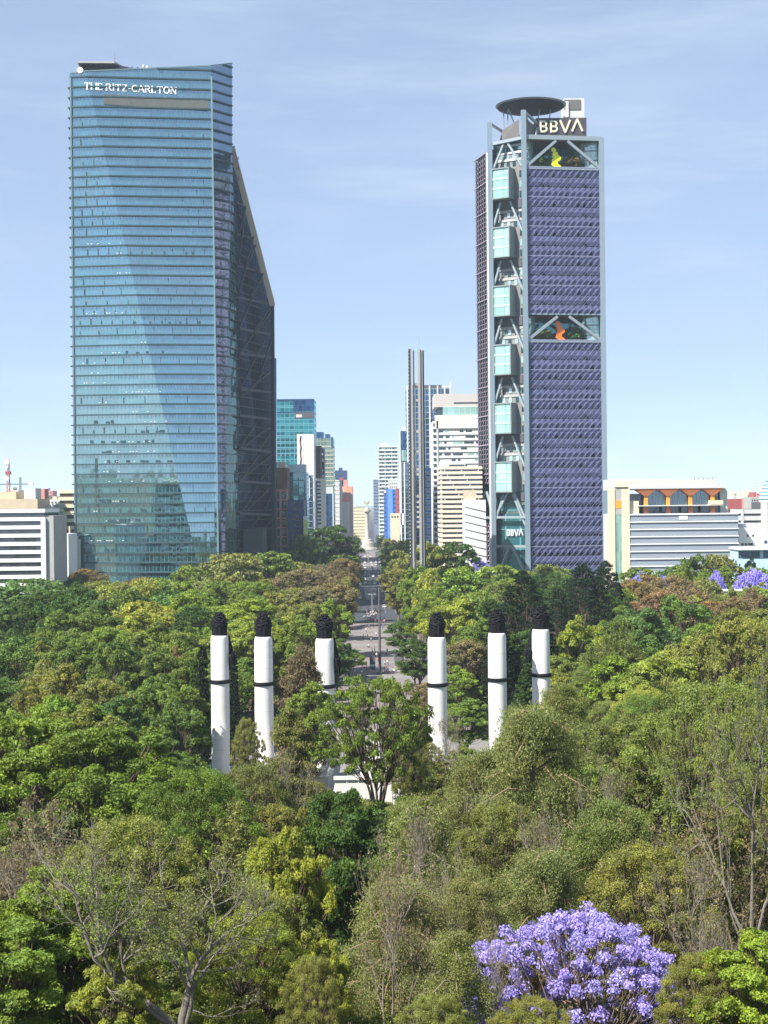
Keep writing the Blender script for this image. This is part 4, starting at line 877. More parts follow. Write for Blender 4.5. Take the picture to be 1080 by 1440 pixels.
for k in range(4):                       # orange trees of the pavilion: each a column that flares into a faceted capital
    u = .295+.203*k*.84; xc = lerp(b.x0, b.x1, u+.0); za, zb_, zc2 = zp(b, 711), zp(b, 697), zc_
    mb = MB(); mb.box(xc-.75, xc+.75, y0+.5, y0+2, za, zb_+.5); mb.build('orange_column', M['orange'], b.root)
    wd_ = (b.x1-b.x0)*.083
    mb = MB()
    mb.add([(xc-.8, y0, zb_), (xc+.8, y0, zb_), (xc+wd_, y0-.8, zc2), (xc-wd_, y0-.8, zc2), (xc-.8, y0+3, zb_), (xc+.8, y0+3, zb_), (xc+wd_, y0+8, zc2), (xc-wd_, y0+8, zc2)],
           [(0, 1, 2, 3), (5, 4, 7, 6), (1, 5, 6, 2), (4, 0, 3, 7), (3, 2, 6, 7), (0, 4, 5, 1)]); mb.build('flared_capital', M['terra'], b.root)
    MB().box(xc-.9, xc+.9, y0+.3, y0+2.5, zdeck, za).build('lower_column', M['terra'], b.root)
    if k < 3:
        xm = lerp(b.x0, b.x1, u+.203*.42); mb = MB()
        mb.prism([(xm-5.6, y0+2.8, za), (xm+5.6, y0+2.8, za), (xm+5.6, y0+2.8, zb_+1.2), (xm, y0+2.8, zc2-.2), (xm-5.6, y0+2.8, zb_+1.2)], (0, .3, 0)); mb.build('arched_glazing', gBlue, b.root)
        mb = MB()
        for q in range(-3, 4): mb.box(xm+q*1.6-.09, xm+q*1.6+.09, y0+2.6, y0+2.8, za, zb_+(3.4-abs(q))*1.2)
        mb.build('mullions', M['steel'], b.root)
    bx(b, 'terrace_glazing', gDark, .27+.15*k, .37+.15*k, zdeck+.4, zp(b, 712), -1.5, 2.5)
for k in range(5): MB().tube([(lerp(b.x0, b.x1, .7+.035*k), y0+9, zp(b, 675)), (lerp(b.x0, b.x1, .7+.035*k), y0+9, zp(b, 671.5))], .15, 5).build('roof_pipe', M['dgrey'], b.root)
MB().box(lerp(b.x0, b.x1, .875), lerp(b.x0, b.x1, .93), y0+3, y0+9, zdeck-.2, zp(b, 682)).build('lift_tower', M['pgreen'], b.root)
b = block('red_building', 'flat red walled building behind the right end of the long office block', 1022, 1045, 701.5, 900, 18, M['red']); roofbox(b, M['white'], .0, .25, 1.6); bx(b, 'edge', M['pink'], .92, 1, 0, b.z+.5, .3); windows(b, gDark, [.3, .6], [b.z-12, b.z-16], 1.5, 1.4)
b = block('parking_structure', 'pale multi level parking structure with dark horizontal slots at the right edge', 1043, 1092, 716, 760, 26, M['dgrey']); slabs(b, M['lgrey'], h=2.1, step=3.3, proud=.5, z0=4); fins(b, M['white2'], [.64], 3.0, 1.0, 0, zp(b, 706)); fins(b, M['lgrey'], [.01], 1.2, .8)
b = block('rounded_tower', 'white domed building ringed with dark green window bands at the right edge', 1070, 1100, 706, 1000, 26, M['dgrey'])
for k in range(6):
    z = zp(b, 706-5*k); r0 = (b.x1-b.x0)/2*(1.05, 1.05, .98, .86, .70, .5)[k]; c = ((b.x0+b.x1)/2+2.5, b.y0+13, z)
    MB().lathe(c, [(r0, 0), (r0, 1.25)], 30).build('white_ring', M['white2'], b.root); MB().lathe((c[0], c[1], z+1.26), [(r0*.94, 0), (r0*.9, 1.0)], 30).build('ring_window', gTeal, b.root)
b = block('white_house', 'bright white low house with a few small windows at the right edge', 1036, 1072, 742, 660, 16, M['white2']); windows(b, gDark, [.43, .64], [b.z-3.4], .9, .9); windows(b, gDark, [.22, .36, .5, .58], [b.z-7], 1.1, 1.0); roofbox(b, M['white2'], .3, .7, 1.5)
b = block('white_house', 'second white low house, set farther right and cut by the frame', 1071, 1100, 752, 655, 16, M['white']); windows(b, gDark, [.2, .5], [b.z-3], 1.2, 1.2)
b = block('station_hall', 'low white roofed station hall with wide blue windows beside the purple trees', 1038, 1095, 773, 600, 14, plain('sky_blue_wall', (.42, .60, .70), .6)); MB().box(b.x0-.5, b.x1, b.y0-2, b.y1, b.z, b.z+.8).build('roof', M['white2'], b.root)
for u in (.05, .30, .62): bx(b, 'window', gNavy, u, u+.24, b.z-3.2, b.z-.6, .1)
bx(b, 'door', gDark, .005, .04, b.z-3.2, b.z-.4, .1)
b = block('retaining_wall', 'long pale concrete wall with a thin coping behind the brown trees at the right', 1008, 1100, 831, 520, 1.2, M['lgrey'], cat='wall'); MB().box(b.x0-.3, b.x1, b.y0-.4, b.y1+.4, b.z, b.z+.6).build('coping', M['white'], b.root)
# --- low city far away, in the gaps
r = random.Random(12)
far = [(-8, 12), (6, 26), (20, 40), (34, 52), (46, 66), (58, 74), (66, 86), (1016, 1030), (1026, 1044), (1040, 1052), (1050, 1064), (1060, 1076), (1074, 1090), (1032, 1046), (1044, 1058), (1056, 1070), (1066, 1084)]
names = {}
for i, (a, c) in enumerate(far):
    Y = r.uniform(1100, 1900); py = (693 if a < 100 else 689)+r.uniform(-4, 15)
    mt = ['white', 'beige', 'lgrey', 'pink', 'cream', 'grey'][(i*5+2) % 6]
    b = block('city_block', '', a, c, py, Y, 24, M[mt]); b.root['_mt'] = mt; b.root['_px'] = (a+c)/2
    zs = [b.z-2.5-3.2*k for k in range(5)]; windows(b, gDark, [.15, .38, .62, .85], zs, (b.x1-b.x0)*.13, 1.4)
    roofbox(b, M[['white', 'lgrey', 'tan', 'red'][i % 4]], .1+.1*(i % 4), .4+.1*(i % 4), r.uniform(1.5, 3.5))
ord_ = ['first', 'second', 'third', 'fourth', 'fifth', 'sixth', 'seventh', 'eighth', 'ninth', 'tenth', 'eleventh', 'twelfth', 'thirteenth', 'fourteenth', 'fifteenth', 'sixteenth', 'seventeenth', 'eighteenth', 'nineteenth', 'twentieth', 'twenty-first', 'twenty-second', 'twenty-third', 'twenty-fourth', 'twenty-fifth', 'twenty-sixth', 'twenty-seventh', 'twenty-eighth', 'twenty-ninth', 'thirtieth', 'thirty-first', 'thirty-second', 'thirty-third', 'thirty-fourth', 'thirty-fifth']
cbs = [o for o in COL.objects if o.name.startswith('city_block')]
Ls = [sorted([o for o in cbs if (o['_px'] > 500) == bool(side)], key=lambda o: o['_px']) for side in (0, 1)]
for side in (0, 1):
    L = Ls[side]
    colr = dict(white='white', beige='beige', lgrey='pale grey', pink='pink', cream='cream', grey='grey')
    for i, o in enumerate(L):
        o['label'] = f"distant {colr[o['_mt']]} low block on the {'right' if side else 'left'} skyline, {ord_[i]} from the left there"
        o['group'] = 'low city blocks on the horizon'; del o['_mt'], o['_px']
# ---------------------------------------------------------------- steel light monument: two pairs of slender shafts
root = thing('light_monument', 'very slender twin steel monument of paired shafts joined by cross bars right of the avenue', 'monument', (W(588, 700, 552).x, 552, 0))
rp = lambda a, b, py: lerp(a, b, (py-490)/310)
def shaft(p0, p1, ptop, w, d, m, Y=552, nm_='shaft'):
    zt_s = W(p0, ptop, Y).z; x = W(lerp(p0, p1, .45), 640, Y).x
    MB().box(x-w/2, x+w/2, Y-d/2, Y+d/2, 0, zt_s).build(nm_, m, root)
perf = plain('dark_perforated_steel', (.05, .055, .06), .5, var=.5, scale=3)
shaft(574.6, 581, 491, 1.0, 2.2, perf, 552); shaft(577.2, 583.4, 490, .55, 1.4, M['lav'], 551.2); shaft(580, 586.6, 492, .5, 1.2, M['lav'], 552.4)
shaft(588.5, 592.5, 490.5, .75, 1.6, M['lav'], 551.4); shaft(592.0, 596, 491.5, .8, 1.6, M['lav'], 552); shaft(594.6, 598.6, 493, .55, 2.0, perf, 552.6)
xa, xb = W(583, 640, 552).x, W(593, 640, 552).x
for py in (540.5, 563, 607, 635, 660, 667, 698, 706, 713, 720, 727, 734, 741, 768):
    z = W(588, py, 552).z; MB().box(xa, xb, 551.4, 552.6, z-.4, z+.4).build('cross_bar', M['lav'], root)
mb = MB()
for py in range(664, 740, 9):
    z = W(588, py, 552).z; z2 = W(588, py+7, 552).z; mb.bar((xa, 552, z), (xb, 552, z2), .16); mb.bar((xb, 552, z), (xa, 552, z2), .16)
mb.build('lattice_bracing', M['steel'], root)
mb = MB()
for k in range(60):
    z = W(0, 495, 552).z-k*1.25; x = W(lerp(574.6, 581, .45), 640, 552).x; mb.box(x-.62, x-.4, 550.7, 551.1, z, z+.5)
mb.build('quartz_panels', M['lgrey'], root)
MB().tube([W(589.5, 491, 552), W(589.2, 472, 552)], .05, 5).build('lightning_rod', M['steel'], root)
# ---------------------------------------------------------------- white monument columns
def skinmesh(name, verts, edges, radii, m, parent, sub=1, root_i=0):
    """a body grown round a skeleton: tapered limbs fused by a voxel remesh into one continuous surface"""
    org = worldloc(parent) if parent else Vector((0, 0, 0)); V = [Vector(v)-org for v in verts]; mb = MB()
    for a, b in edges: mb.tube([V[a], V[a].lerp(V[b], .5), V[b]], [radii[a], (radii[a]+radii[b])/2, radii[b]], 12)
    for v, r_ in zip(V, radii):
        mb.lathe((v.x, v.y, v.z), [(r_*math.sin(math.pi*k/8), -r_*math.cos(math.pi*k/8)) for k in range(1, 8)], 12)
    me = mb.mesh(name); o = bpy.data.objects.new(name, me); COL.objects.link(o)
    if parent: o.parent = parent
    hgt = max(v.z for v in V)-min(v.z for v in V)
    rm = o.modifiers.new('remesh', 'REMESH'); rm.mode = 'VOXEL'; rm.voxel_size = max(min(radii)*.55, hgt/100); sm = o.modifiers.new('smooth', 'SMOOTH'); sm.iterations = 3; sm.factor = .5
    dg = bpy.context.evaluated_depsgraph_get(); dg.update(); nm = bpy.data.meshes.new_from_object(o.evaluated_get(dg))
    o.modifiers.clear(); o.data = nm; nm.name = name; nm.materials.clear()
    if m: nm.materials.append(m)
    nm.polygons.foreach_set('use_smooth', [True]*len(nm.polygons))
    return o
cols = [(309.5, 881-20, 281, 'leftmost of the six white torch columns, its dark figure hanging on the right side', 1),
        (371, 862, 275, 'second white torch column from the left, lower shaft behind a brown green conifer', 0),
        (457, 864, 271, 'third white torch column from the left, just left of the plaza', 1),
        (615, 862, 271, 'fourth white torch column from the left, the first one right of the plaza', 0),
        (699.5, 857, 277, 'fifth white torch column from the left, its foot lost in grey green foliage', 0),
        (761, 852.5, 283, 'rightmost white torch column, dark figure on its left side, before black green trees', -1)]
for i, (px, pt, Y, lab, fig) in enumerate(cols):
    top = W(px, pt, Y); c0 = Vector((W(px, 960, Y).x, Y, 0)); rt = thing('torch_column', lab, 'column', c0, 'six white torch columns of the monument')
    zw = top.z-4.15; zr = top.z-12.4
    prof = [(1.72, 0), (1.72, 1.0), (1.62, 1.1), (1.66, zw*.5), (1.60, zw-.8), (1.5, zw-.25), (1.42, zw)]
    seg = []                             # fluted drums
    mb = MB(); mb.lathe(c0, prof, 32); mb.build('shaft', M['colm'], rt, smooth=True)
    MB().lathe(c0+Vector((0, 0, zr-.35)), [(1.62, 0), (1.85, .08), (1.9, .35), (1.85, .62), (1.62, .7)], 32).build('ring_band', M['black'], rt)
    n = 24; mb = MB(); pr = []
    # torch head: fluted bronze cup, then swirling tiers of leaves
    vs = []; prf = [(1.28, 0), (1.32, .5), (1.36, 1.4), (1.38, 1.75)]
    for r_, z in prf:
        for k in range(n): 
            f = 1+(.05 if k % 2 else -.05); vs.append((c0.x+r_*f*math.cos(6.2832*k/n), c0.y+r_*f*math.sin(6.2832*k/n), zw+z))
    mb.add(vs, [(a*n+k, a*n+(k+1) % n, (a+1)*n+(k+1) % n, (a+1)*n+k) for a in range(3) for k in range(n)]+[tuple(range(3*n, 4*n))])
    mb.build('torch_cup', M['black'], rt)
    rr = random.Random(i); mb = MB()
    for t in range(7):                   # wavy folds of bronze leaves stacked to a tip
        zt0 = zw+1.75+t*.36; rad_ = (1.22, 1.24, 1.16, 1.04, .86, .62, .36)[t]; ph = rr.uniform(0, 6.28); nw_ = rr.choice((3, 4, 5)); pts_ = []
        for k in range(29):
            a = 6.2832*k/28; pts_.append((c0.x+(rad_+.09*math.sin(nw_*2*a+ph))*math.cos(a), c0.y+(rad_+.09*math.sin(nw_*2*a+ph))*math.sin(a), zt0+.13*math.sin(nw_*a+ph)+.10*rr.uniform(-1, 1)*(k % 28 > 0)))
        mb.tube(pts_, [.21+.06*math.sin(k*1.7+ph) for k in range(29)], 7, cap=False)
        mb.lathe((c0.x, c0.y, zt0-.2), [(rad_*.95, 0), (rad_*.95, .35)], 14)
        for k in range(5):
            a = 6.2832*k/5+ph; u = Vector((math.cos(a), math.sin(a), 0)); b0 = Vector((c0.x, c0.y, zt0))+u*(rad_+.02)
            mb.tube([b0-u*.1, b0+u*.20+Vector((0, 0, .16)), b0+u*.26+Vector((0, 0, .38))], [.16, .11, .02], 5)
    mb.tube([Vector((c0.x, c0.y, zw+3.9)), Vector((c0.x+.1, c0.y, top.z))], [.4, .08], 8); mb.build('torch_leaves', M['black'], rt, smooth=True)
    if fig:                              # bronze eagle clasped to the shaft side
        sx = fig; zc = zr+4.2; x = c0.x+sx*1.65; y = c0.y+.2
        vs = [(x, y, zc-2.2), (x+.30*sx, y, zc-1.0), (x+.42*sx, y, zc+.4), (x+.30*sx, y, zc+1.9), (x+.12*sx, y, zc+3.2), (x+.10*sx, y-.1, zc+4.0), (x+.65*sx, y+.4, zc+.8), (x+.95*sx, y+.6, zc-.6), (x+.85*sx, y+.6, zc-2.2), (x+.4*sx, y-.8, zc+.4), (x+.5*sx, y-.9, zc-1.8)]
        skinmesh('bronze_eagle', vs, [(0, 1), (1, 2), (2, 3), (3, 4), (4, 5), (2, 6), (6, 7), (7, 8), (2, 9), (9, 10)], [.2, .38, .45, .36, .22, .1, .3, .26, .08, .28, .08], M['black'], rt)
# central marble group on its stepped base
rt = thing('marble_monument', 'white marble central monument with figures on a stepped base, half hidden by trees', 'monument', (W(528, 1080, 250).x, 250, 0)); cx, cy = rt.location.x, 250
for w_, z0, z1 in ((9.5, 0, 1.2), (8.2, 1.2, 2.6), (6.6, 2.6, 4.4)): MB().box(cx-w_, cx+w_, cy-w_*.6, cy+w_*.6, z0, z1).build('step', M['marble'], rt)
mb = MB()
for k in range(7): mb.box(cx-6.2+k*1.78, cx-4.5+k*1.78, cy-6.2, cy-5.4, .0, 6.6)
mb.build('panelled_wall', M['marble'], rt); MB().box(cx-6.5, cx+6.5, cy-6.5, cy-5.2, 6.6, 7.0).build('wall_coping', M['marble'], rt)
mb = MB(); mb.lathe((cx, cy, 4.4), [(3.2, 0), (3.0, .4), (2.4, .6), (2.0, 4.2), (2.3, 4.6), (2.2, 5)], 28); mb.build('pedestal', M['marble'], rt, smooth=True)
def figure(name, x, y, z, h, parent, m, lean=0):
    s = h/1.75; V = [(x, y, z+.95*s), (x, y, z+1.2*s), (x+lean*.1, y, z+1.42*s), (x+lean*.12, y, z+1.52*s), (x+lean*.12, y-.02, z+1.66*s), (x+lean*.12, y-.02, z+1.74*s),
         (x-.10*s, y, z+.9*s), (x-.12*s, y, z+.48*s), (x-.13*s, y, z+.06*s), (x-.13*s, y-.12*s, z+.04*s), (x+.10*s, y, z+.9*s), (x+.13*s, y+.03, z+.48*s), (x+.15*s, y+.03, z+.06*s), (x+.15*s, y-.1*s, z+.04*s),
         (x-.2*s, y, z+1.38*s), (x-.27*s, y, z+1.1*s), (x-.25*s, y-.1*s, z+.85*s), (x+.2*s, y, z+1.38*s), (x+.27*s, y, z+1.1*s), (x+.25*s, y-.1*s, z+.85*s)]
    E = [(0, 1), (1, 2), (2, 3), (3, 4), (4, 5), (0, 6), (6, 7), (7, 8), (8, 9), (0, 10), (10, 11), (11, 12), (12, 13), (2, 14), (14, 15), (15, 16), (2, 17), (17, 18), (18, 19)]
    rd = [q*s for q in (.145, .14, .13, .055, .10, .07, .09, .065, .045, .035, .09, .065, .045, .035, .065, .045, .035, .065, .045, .035)]
    return skinmesh(name, V, E, rd, m, parent)
figure('marble_figure', cx, cy-.2, 9.4, 4.0, rt, M['marble']); figure('marble_figure', cx-1.9, cy-1.5, 4.4, 3.2, rt, M['marble'], .3); figure('marble_figure', cx+1.9, cy-1.5, 4.4, 3.2, rt, M['marble'], -.3)
for s_ in (-1, 1):                        # marble wing walls leading to the columns
    w = thing('marble_wall', f"white marble balustrade wall curving from the monument toward the {'left' if s_ < 0 else 'right'} columns", 'wall', (cx+s_*15, 266, 0)); mb = MB()
    for k in range(8):
        a = k/8; c = (k+1)/8; mb.prism([(cx+s_*(8+14*a), 262+7*a*a, 0), (cx+s_*(8+14*c), 262+7*c*c, 0), (cx+s_*(8+14*c), 262+7*c*c, 3.6), (cx+s_*(8+14*a), 262+7*a*a, 3.6)], (0, .8, 0))
    mb.build('panel', M['marble'], w); mb = MB()
    for k in range(8):
        a = k/8; c = (k+1)/8; mb.bar((cx+s_*(8+14*a), 262.4+7*a*a, 3.75), (cx+s_*(8+14*c), 262.4+7*c*c, 3.75), 1.1, .3)
    mb.build('coping', M['lgrey'], w)
w = thing('marble_buttress', 'white leaning marble fin at the foot of the third column', 'monument part', (W(455, 1095, 268).x, 268, 0)); x = w.location.x
MB().prism([(x-2.4, 267, 0), (x-.6, 267, 0), (x+1.5, 267, 6.2), (x+.2, 267, 6.2)], (0, 1.6, 0)).build('fin', M['marble'], w)
MB().prism([(x+.6, 268.2, 0), (x+2.0, 268.2, 0), (x+3.2, 268.2, 5.6), (x+2.2, 268.2, 5.6)], (0, 1.2, 0)).build('fin', M['marble'], w)
# ---------------------------------------------------------------- plaza furniture
p = W(534.5, 955, 452); t = thing('flagpole', 'tall dark slender pole standing in the middle of the plaza', 'pole', (p.x, 452, 0))
zt_p = W(533.5, 829, 452).z; MB().lathe((p.x, 452, 0), [(.9, 0), (.9, .5), (.42, .7), (.36, 10), (.27, zt_p)], 12).build('shaft', M['dgrey'], t)
MB().lathe((p.x, 452, zt_p), [(.3, 0), (.32, .25), (.1, .5)], 10).build('finial', M['dgrey'], t)
p = W(524, 948, 462); t = thing('information_board', 'dark upright exhibition panel facing the castle beside the plaza pole', 'display panel', (p.x, 462, 0))
MB().box(p.x-.85, p.x+.85, 461.8, 462.1, .2, 4.4).build('panel', M['dgrey'], t)
MB().box(p.x-.95, p.x+.95, 461.6, 462.3, 0, .2).build('foot', M['grey'], t)
MB().box(p.x-.75, p.x+.75, 461.72, 461.8, 1.2, 1.8).build('white_caption', M['white2'], t)
for (px, lab) in ((561, 'dark slanting exhibition screen at the right edge of the plaza, nearer the pole'), (566, 'dark slanting exhibition screen at the right edge of the plaza, partly under leaves')):
    p = W(px, 945, 470 if px < 563 else 458); t = thing('exhibition_screen', lab, 'display panel', (p.x, p.y, 0), 'dark exhibition screens at the plaza edge')
    MB().prism([(p.x-1.2, p.y+2, .2), (p.x+1.4, p.y-2, .2), (p.x+1.2, p.y-2, 3.6), (p.x-1.4, p.y+2, 3.6)], (.25, .15, 0)).build('screen', M['dgrey'], t); MB().box(p.x-1.4, p.x+1.6, p.y-.2, p.y+.2, 0, .25).build('foot', M['grey'], t)
# lion-flanked gate posts and street lamps along the avenue
def lamp(x, y, lab, h=9):
    t = thing('street_lamp', lab, 'street lamp', (x, y, 0), 'street lamps along the avenue'); MB().lathe((x, y, 0), [(.22, 0), (.12, .8), (.07, h)], 8).build('pole', M['lgrey'], t)
    MB().bar((x-1.3, y, h), (x+1.3, y, h), .1).build('arm', M['lgrey'], t)
    for s_ in (-1, 1): MB().box(x+s_*1.3-.35, x+s_*1.3+.35, y-.15, y+.15, h-.12, h+.08).build('lamp_head', M['white2'], t)
L = [(690, 'first'), (780, 'second'), (870, 'third'), (960, 'fourth'), (1060, 'fifth'), (1180, 'sixth'), (1300, 'seventh'), (1440, 'eighth')]
for y, o_ in L: lamp(AX(y), y, f"double armed pale street lamp on the avenue median, {o_} beyond the plaza")
# victory column on the roundabout
Y = 1600; x = W(516.2, 740, Y).x; t = thing('victory_column', 'tall stone victory column with a winged golden figure at the end of the avenue', 'monument column', (x, Y, 0))
st = plain('column_stone', (.50, .46, .40), .8); z_c = W(516, 719, Y).z
MB().lathe((x, Y, 0), [(14, .5), (14, 1.6), (10, 1.7), (10, 3), (6.5, 3.2), (6.5, 8), (5.4, 8.4), (5.0, 11), (3.2, 11.4)], 20).build('pedestal', st, t)
MB().lathe((x, Y, 11), [(2.4, 0), (2.0, 1), (1.85, z_c-13.5), (2.3, z_c-12.6)], 20).build('shaft', st, t, smooth=True)
MB().lathe((x, Y, z_c-1.6), [(2.2, 0), (3.7, 1.4), (3.8, 3.2), (2.3, 3.3), (2.0, 5.2), (1.2, 5.8)], 20).build('capital_balcony', st, t)
gd = plain('gilded_bronze', (.62, .50, .25), .35, metal=.6)
for s_ in (-1, 1): MB().box(x+s_*11-1, x+s_*11+1, Y-12, Y-10, .5, 4.2).build('corner_statue', M['dgrey'], t)
f = figure('winged_figure', x, Y, z_c+4.2, 5.5, t, gd)
for s_ in (-1, 1): MB().prism([(x+s_*.3, Y+.4, z_c+8.6), (x+s_*3.4, Y+.6, z_c+11.4), (x+s_*2.6, Y+.6, z_c+8.6), (x+s_*.9, Y+.5, z_c+6.6)], (0, .25, 0)).build('wing', gd, f)
# tall palm-like gate posts either side of the gate
for s_, lb in ((-1, 'left'), (1, 'right')):
    t = thing('gate_pillar', f'dark stone gate pillar with a bronze lion, {lb} side of the park gate', 'gate pillar', (AX(640)+s_*19, 640, 0)); x = t.location.x
    MB().lathe((x, 640, 0), [(1.5, 0), (1.5, .6), (1.2, .7), (1.15, 4.2), (1.45, 4.5), (1.4, 4.9)], 4).build('pier', M['grey'], t)
    skinmesh('bronze_lion', [(x, 641, 5.9), (x, 640, 6.0), (x, 639.2, 6.5), (x, 638.7, 6.9), (x, 638.2, 6.8), (x-.3, 641, 5.0), (x+.3, 641, 5.0), (x-.3, 639.3, 5.0), (x+.3, 639.3, 5.0), (x, 641.8, 5.4)], [(0, 1), (1, 2), (2, 3), (3, 4), (0, 5), (0, 6), (1, 7), (1, 8), (0, 9)], [.42, .46, .42, .42, .22, .16, .16, .16, .16, .07], M['black'], t, root_i=1)
# ---------------------------------------------------------------- cars
def objcolor_mat(name, rough=.35, spec=.5, coat=.6):
    m, nt, nd, lk = newmat(name); out = N(nt, 'ShaderNodeOutputMaterial'); p = N(nt, 'ShaderNodeBsdfPrincipled'); oi = N(nt, 'ShaderNodeObjectInfo')
    lk.new(oi.outputs['Color'], p.inputs['Base Color']); p.inputs['Roughness'].default_value = rough; p.inputs['Coat Weight'].default_value = coat; lk.new(p.outputs[0], out.inputs[0]); return m
mcar = objcolor_mat('car_paint')
def make_car():
    t = thing('passing_car', '', 'car', (0, 0, 0)); mb = MB()
    prof = [(-2.15, .35), (-2.2, .75), (-1.9, .95), (-1.1, 1.0), (1.5, 1.0), (2.1, .85), (2.2, .5), (2.15, .3)]
    mb.prism([(-.88, y, z) for y, z in prof], (1.76, 0, 0)); mb.build('body', mcar, t)
    mb = MB(); a = [(-1.75, .97), (-1.15, 1.44), (.55, 1.46), (1.35, .98)]
    mb.add([(-.8, a[0][0], a[0][1]), (.8, a[0][0], a[0][1]), (.66, a[1][0], a[1][1]), (-.66, a[1][0], a[1][1]), (-.66, a[2][0], a[2][1]), (.66, a[2][0], a[2][1]), (.8, a[3][0], a[3][1]), (-.8, a[3][0], a[3][1])],
           [(0, 1, 2, 3), (4, 5, 6, 7), (3, 2, 5, 4), (1, 6, 5, 2), (0, 3, 4, 7)]); mb.build('cabin_window', gDark, t)
    MB().box(-.6, .6, -1.05, .5, 1.44, 1.5).build('roof', mcar, t)
    for sx in (-1, 1):
        for sy in (-1.35, 1.35): MB().tube([(sx*.88, sy, .33), (sx*.70, sy, .33)], .33, 12).build('wheel', M['dgrey'], t)
        MB().box(sx*.7-.15, sx*.7+.15, -2.24, -2.16, .6, .78).build('tail_light', M['red'], t)
    return t
proto = make_car(); used = False; r = random.Random(5)
CC = [((.75, .75, .74, 1), 'white'), ((.45, .46, .48, 1), 'silver'), ((.03, .03, .035, 1), 'black'), ((.5, .06, .05, 1), 'red'), ((.08, .1, .14, 1), 'dark blue')]
spots = []
for row in range(17):
    y = (712, 735, 765, 800, 838, 870, 905, 940, 985, 1030, 1075, 1120, 1165, 1210, 1260, 1310, 1400)[row]
    for ln in (-13, -9.5, -6, -2.8, 2.8, 6, 9.5, 13):
        if abs(ln) < 4 and y < 925: continue
        if r.random() < (.5 if y < 930 else .72): spots.append((AX(y)+ln+r.uniform(-.4, .4), y+r.uniform(-6, 6), ln))
cnt = {}
cars = []
for (x, y, ln) in spots:
    o = proto if not used else copy_tree(proto); used = True
    o.location = (x, y, .07); o.rotation_euler = (0, 0, 0 if ln > 0 else math.pi)
    cc, cn_ = r.choice(CC[:1]*4+CC)
    for ch in o.children: ch.color = cc
    o['group'] = 'cars on the avenue'; cars.append((cn_, 'oncoming left' if ln < 0 else 'outgoing right', y, o))
seen = {}
for cn_, sd_, y, o in sorted(cars, key=lambda q: q[2]):
    k = (cn_, sd_); seen[k] = seen.get(k, 0)+1
    o['label'] = f"{cn_} car on the {sd_} carriageway, {ord_[min(seen[k]-1, 34)]} nearest of the {cn_} ones"
# red bus beside the right hand trees
t = thing('red_bus', 'red city bus half hidden by trees on the right of the avenue', 'bus', (AX(905)+17.2, 905, 0)); x = t.location.x
MB().box(x-1.3, x+1.3, 899, 911, .4, 3.1).build('body', M['red'], t); MB().box(x-1.33, x+1.33, 898.95, 910, 1.5, 2.5).build('window', gDark, t)
for yy in (901, 908):
    for s_ in (-1, 1): MB().tube([(x+s_*1.34, yy, .5), (x+s_*1.0, yy, .5)], .5, 12).build('wheel', M['dgrey'], t)
# ---------------------------------------------------------------- people
def people_mat():
    m, nt, nd, lk = newmat('person_clothes'); out = N(nt, 'ShaderNodeOutputMaterial'); p = N(nt, 'ShaderNodeBsdfPrincipled'); p.inputs['Roughness'].default_value = .9
    tc = N(nt, 'ShaderNodeTexCoord'); sp = N(nt, 'ShaderNodeSeparateXYZ'); lk.new(tc.outputs['Object'], sp.inputs[0]); oi = N(nt, 'ShaderNodeObjectInfo')
    trou = mixc(nt, oi.outputs['Random'], (.02, .03, .06), (.16, .15, .14))
    c = mixc(nt, math_(nt, 'GREATER_THAN', sp.outputs[2], .92), trou, oi.outputs['Color'])
    c = mixc(nt, math_(nt, 'GREATER_THAN', sp.outputs[2], 1.45), c, (.32, .18, .12))
    c = mixc(nt, math_(nt, 'GREATER_THAN', sp.outputs[2], 1.66), c, (.02, .015, .012))
    lk.new(c, p.inputs['Base Color']); lk.new(p.outputs[0], out.inputs[0]); return m
pm = people_mat(); PM = []
for kx, (a, b_, l) in enumerate(((.0, .0, 0), (.28, -.22, .1), (-.2, .25, .3))):
    V = [(0, 0, .95), (0, 0, 1.2), (0, .01, 1.42), (0, 0, 1.52), (0, -.02, 1.64), (0, -.02, 1.70), (-.10, 0, .9), (-.11, a*.5, .5), (-.11, a, .08), (-.11, a-.12, .04), (.10, 0, .9), (.11, b_*.5, .5), (.11, b_, .08), (.11, b_-.12, .04),
         (-.19, 0, 1.39), (-.25, -a*.4, 1.12), (-.23, -a-.05, .9), (-.22, -a-.09, .82), (.19, 0, 1.39), (.25, -b_*.4, 1.12), (.24, -b_-.05-l*.4, .92+l*.4), (.23, -b_-.1-l*.5, .84+l*.6)]
    E = [(0, 1), (1, 2), (2, 3), (3, 4), (4, 5), (0, 6), (6, 7), (7, 8), (8, 9), (0, 10), (10, 11), (11, 12), (12, 13), (2, 14), (14, 15), (15, 16), (16, 17), (2, 18), (18, 19), (19, 20), (20, 21)]
    rd = (.15, .135, .13, .055, .10, .07, .095, .07, .05, .04, .095, .07, .05, .04, .065, .048, .038, .035, .065, .048, .038, .035)
    o = skinmesh('person', V, E, rd, pm, None); PM.append(o.data); COL.objects.unlink(o); bpy.data.objects.remove(o)
PC = [((.75, .74, .72, 1), 'white'), ((.05, .05, .06, 1), 'black'), ((.55, .08, .07, 1), 'red'), ((.10, .18, .42, 1), 'blue'), ((.55, .38, .38, 1), 'pink'), ((.35, .35, .36, 1), 'grey')]
def ppos(px, py):
    d = CM @ Vector(((px-540)/F, -(py-720)/F, -1)); s = -CAMZ/d.z; return d.x*s, d.y*s
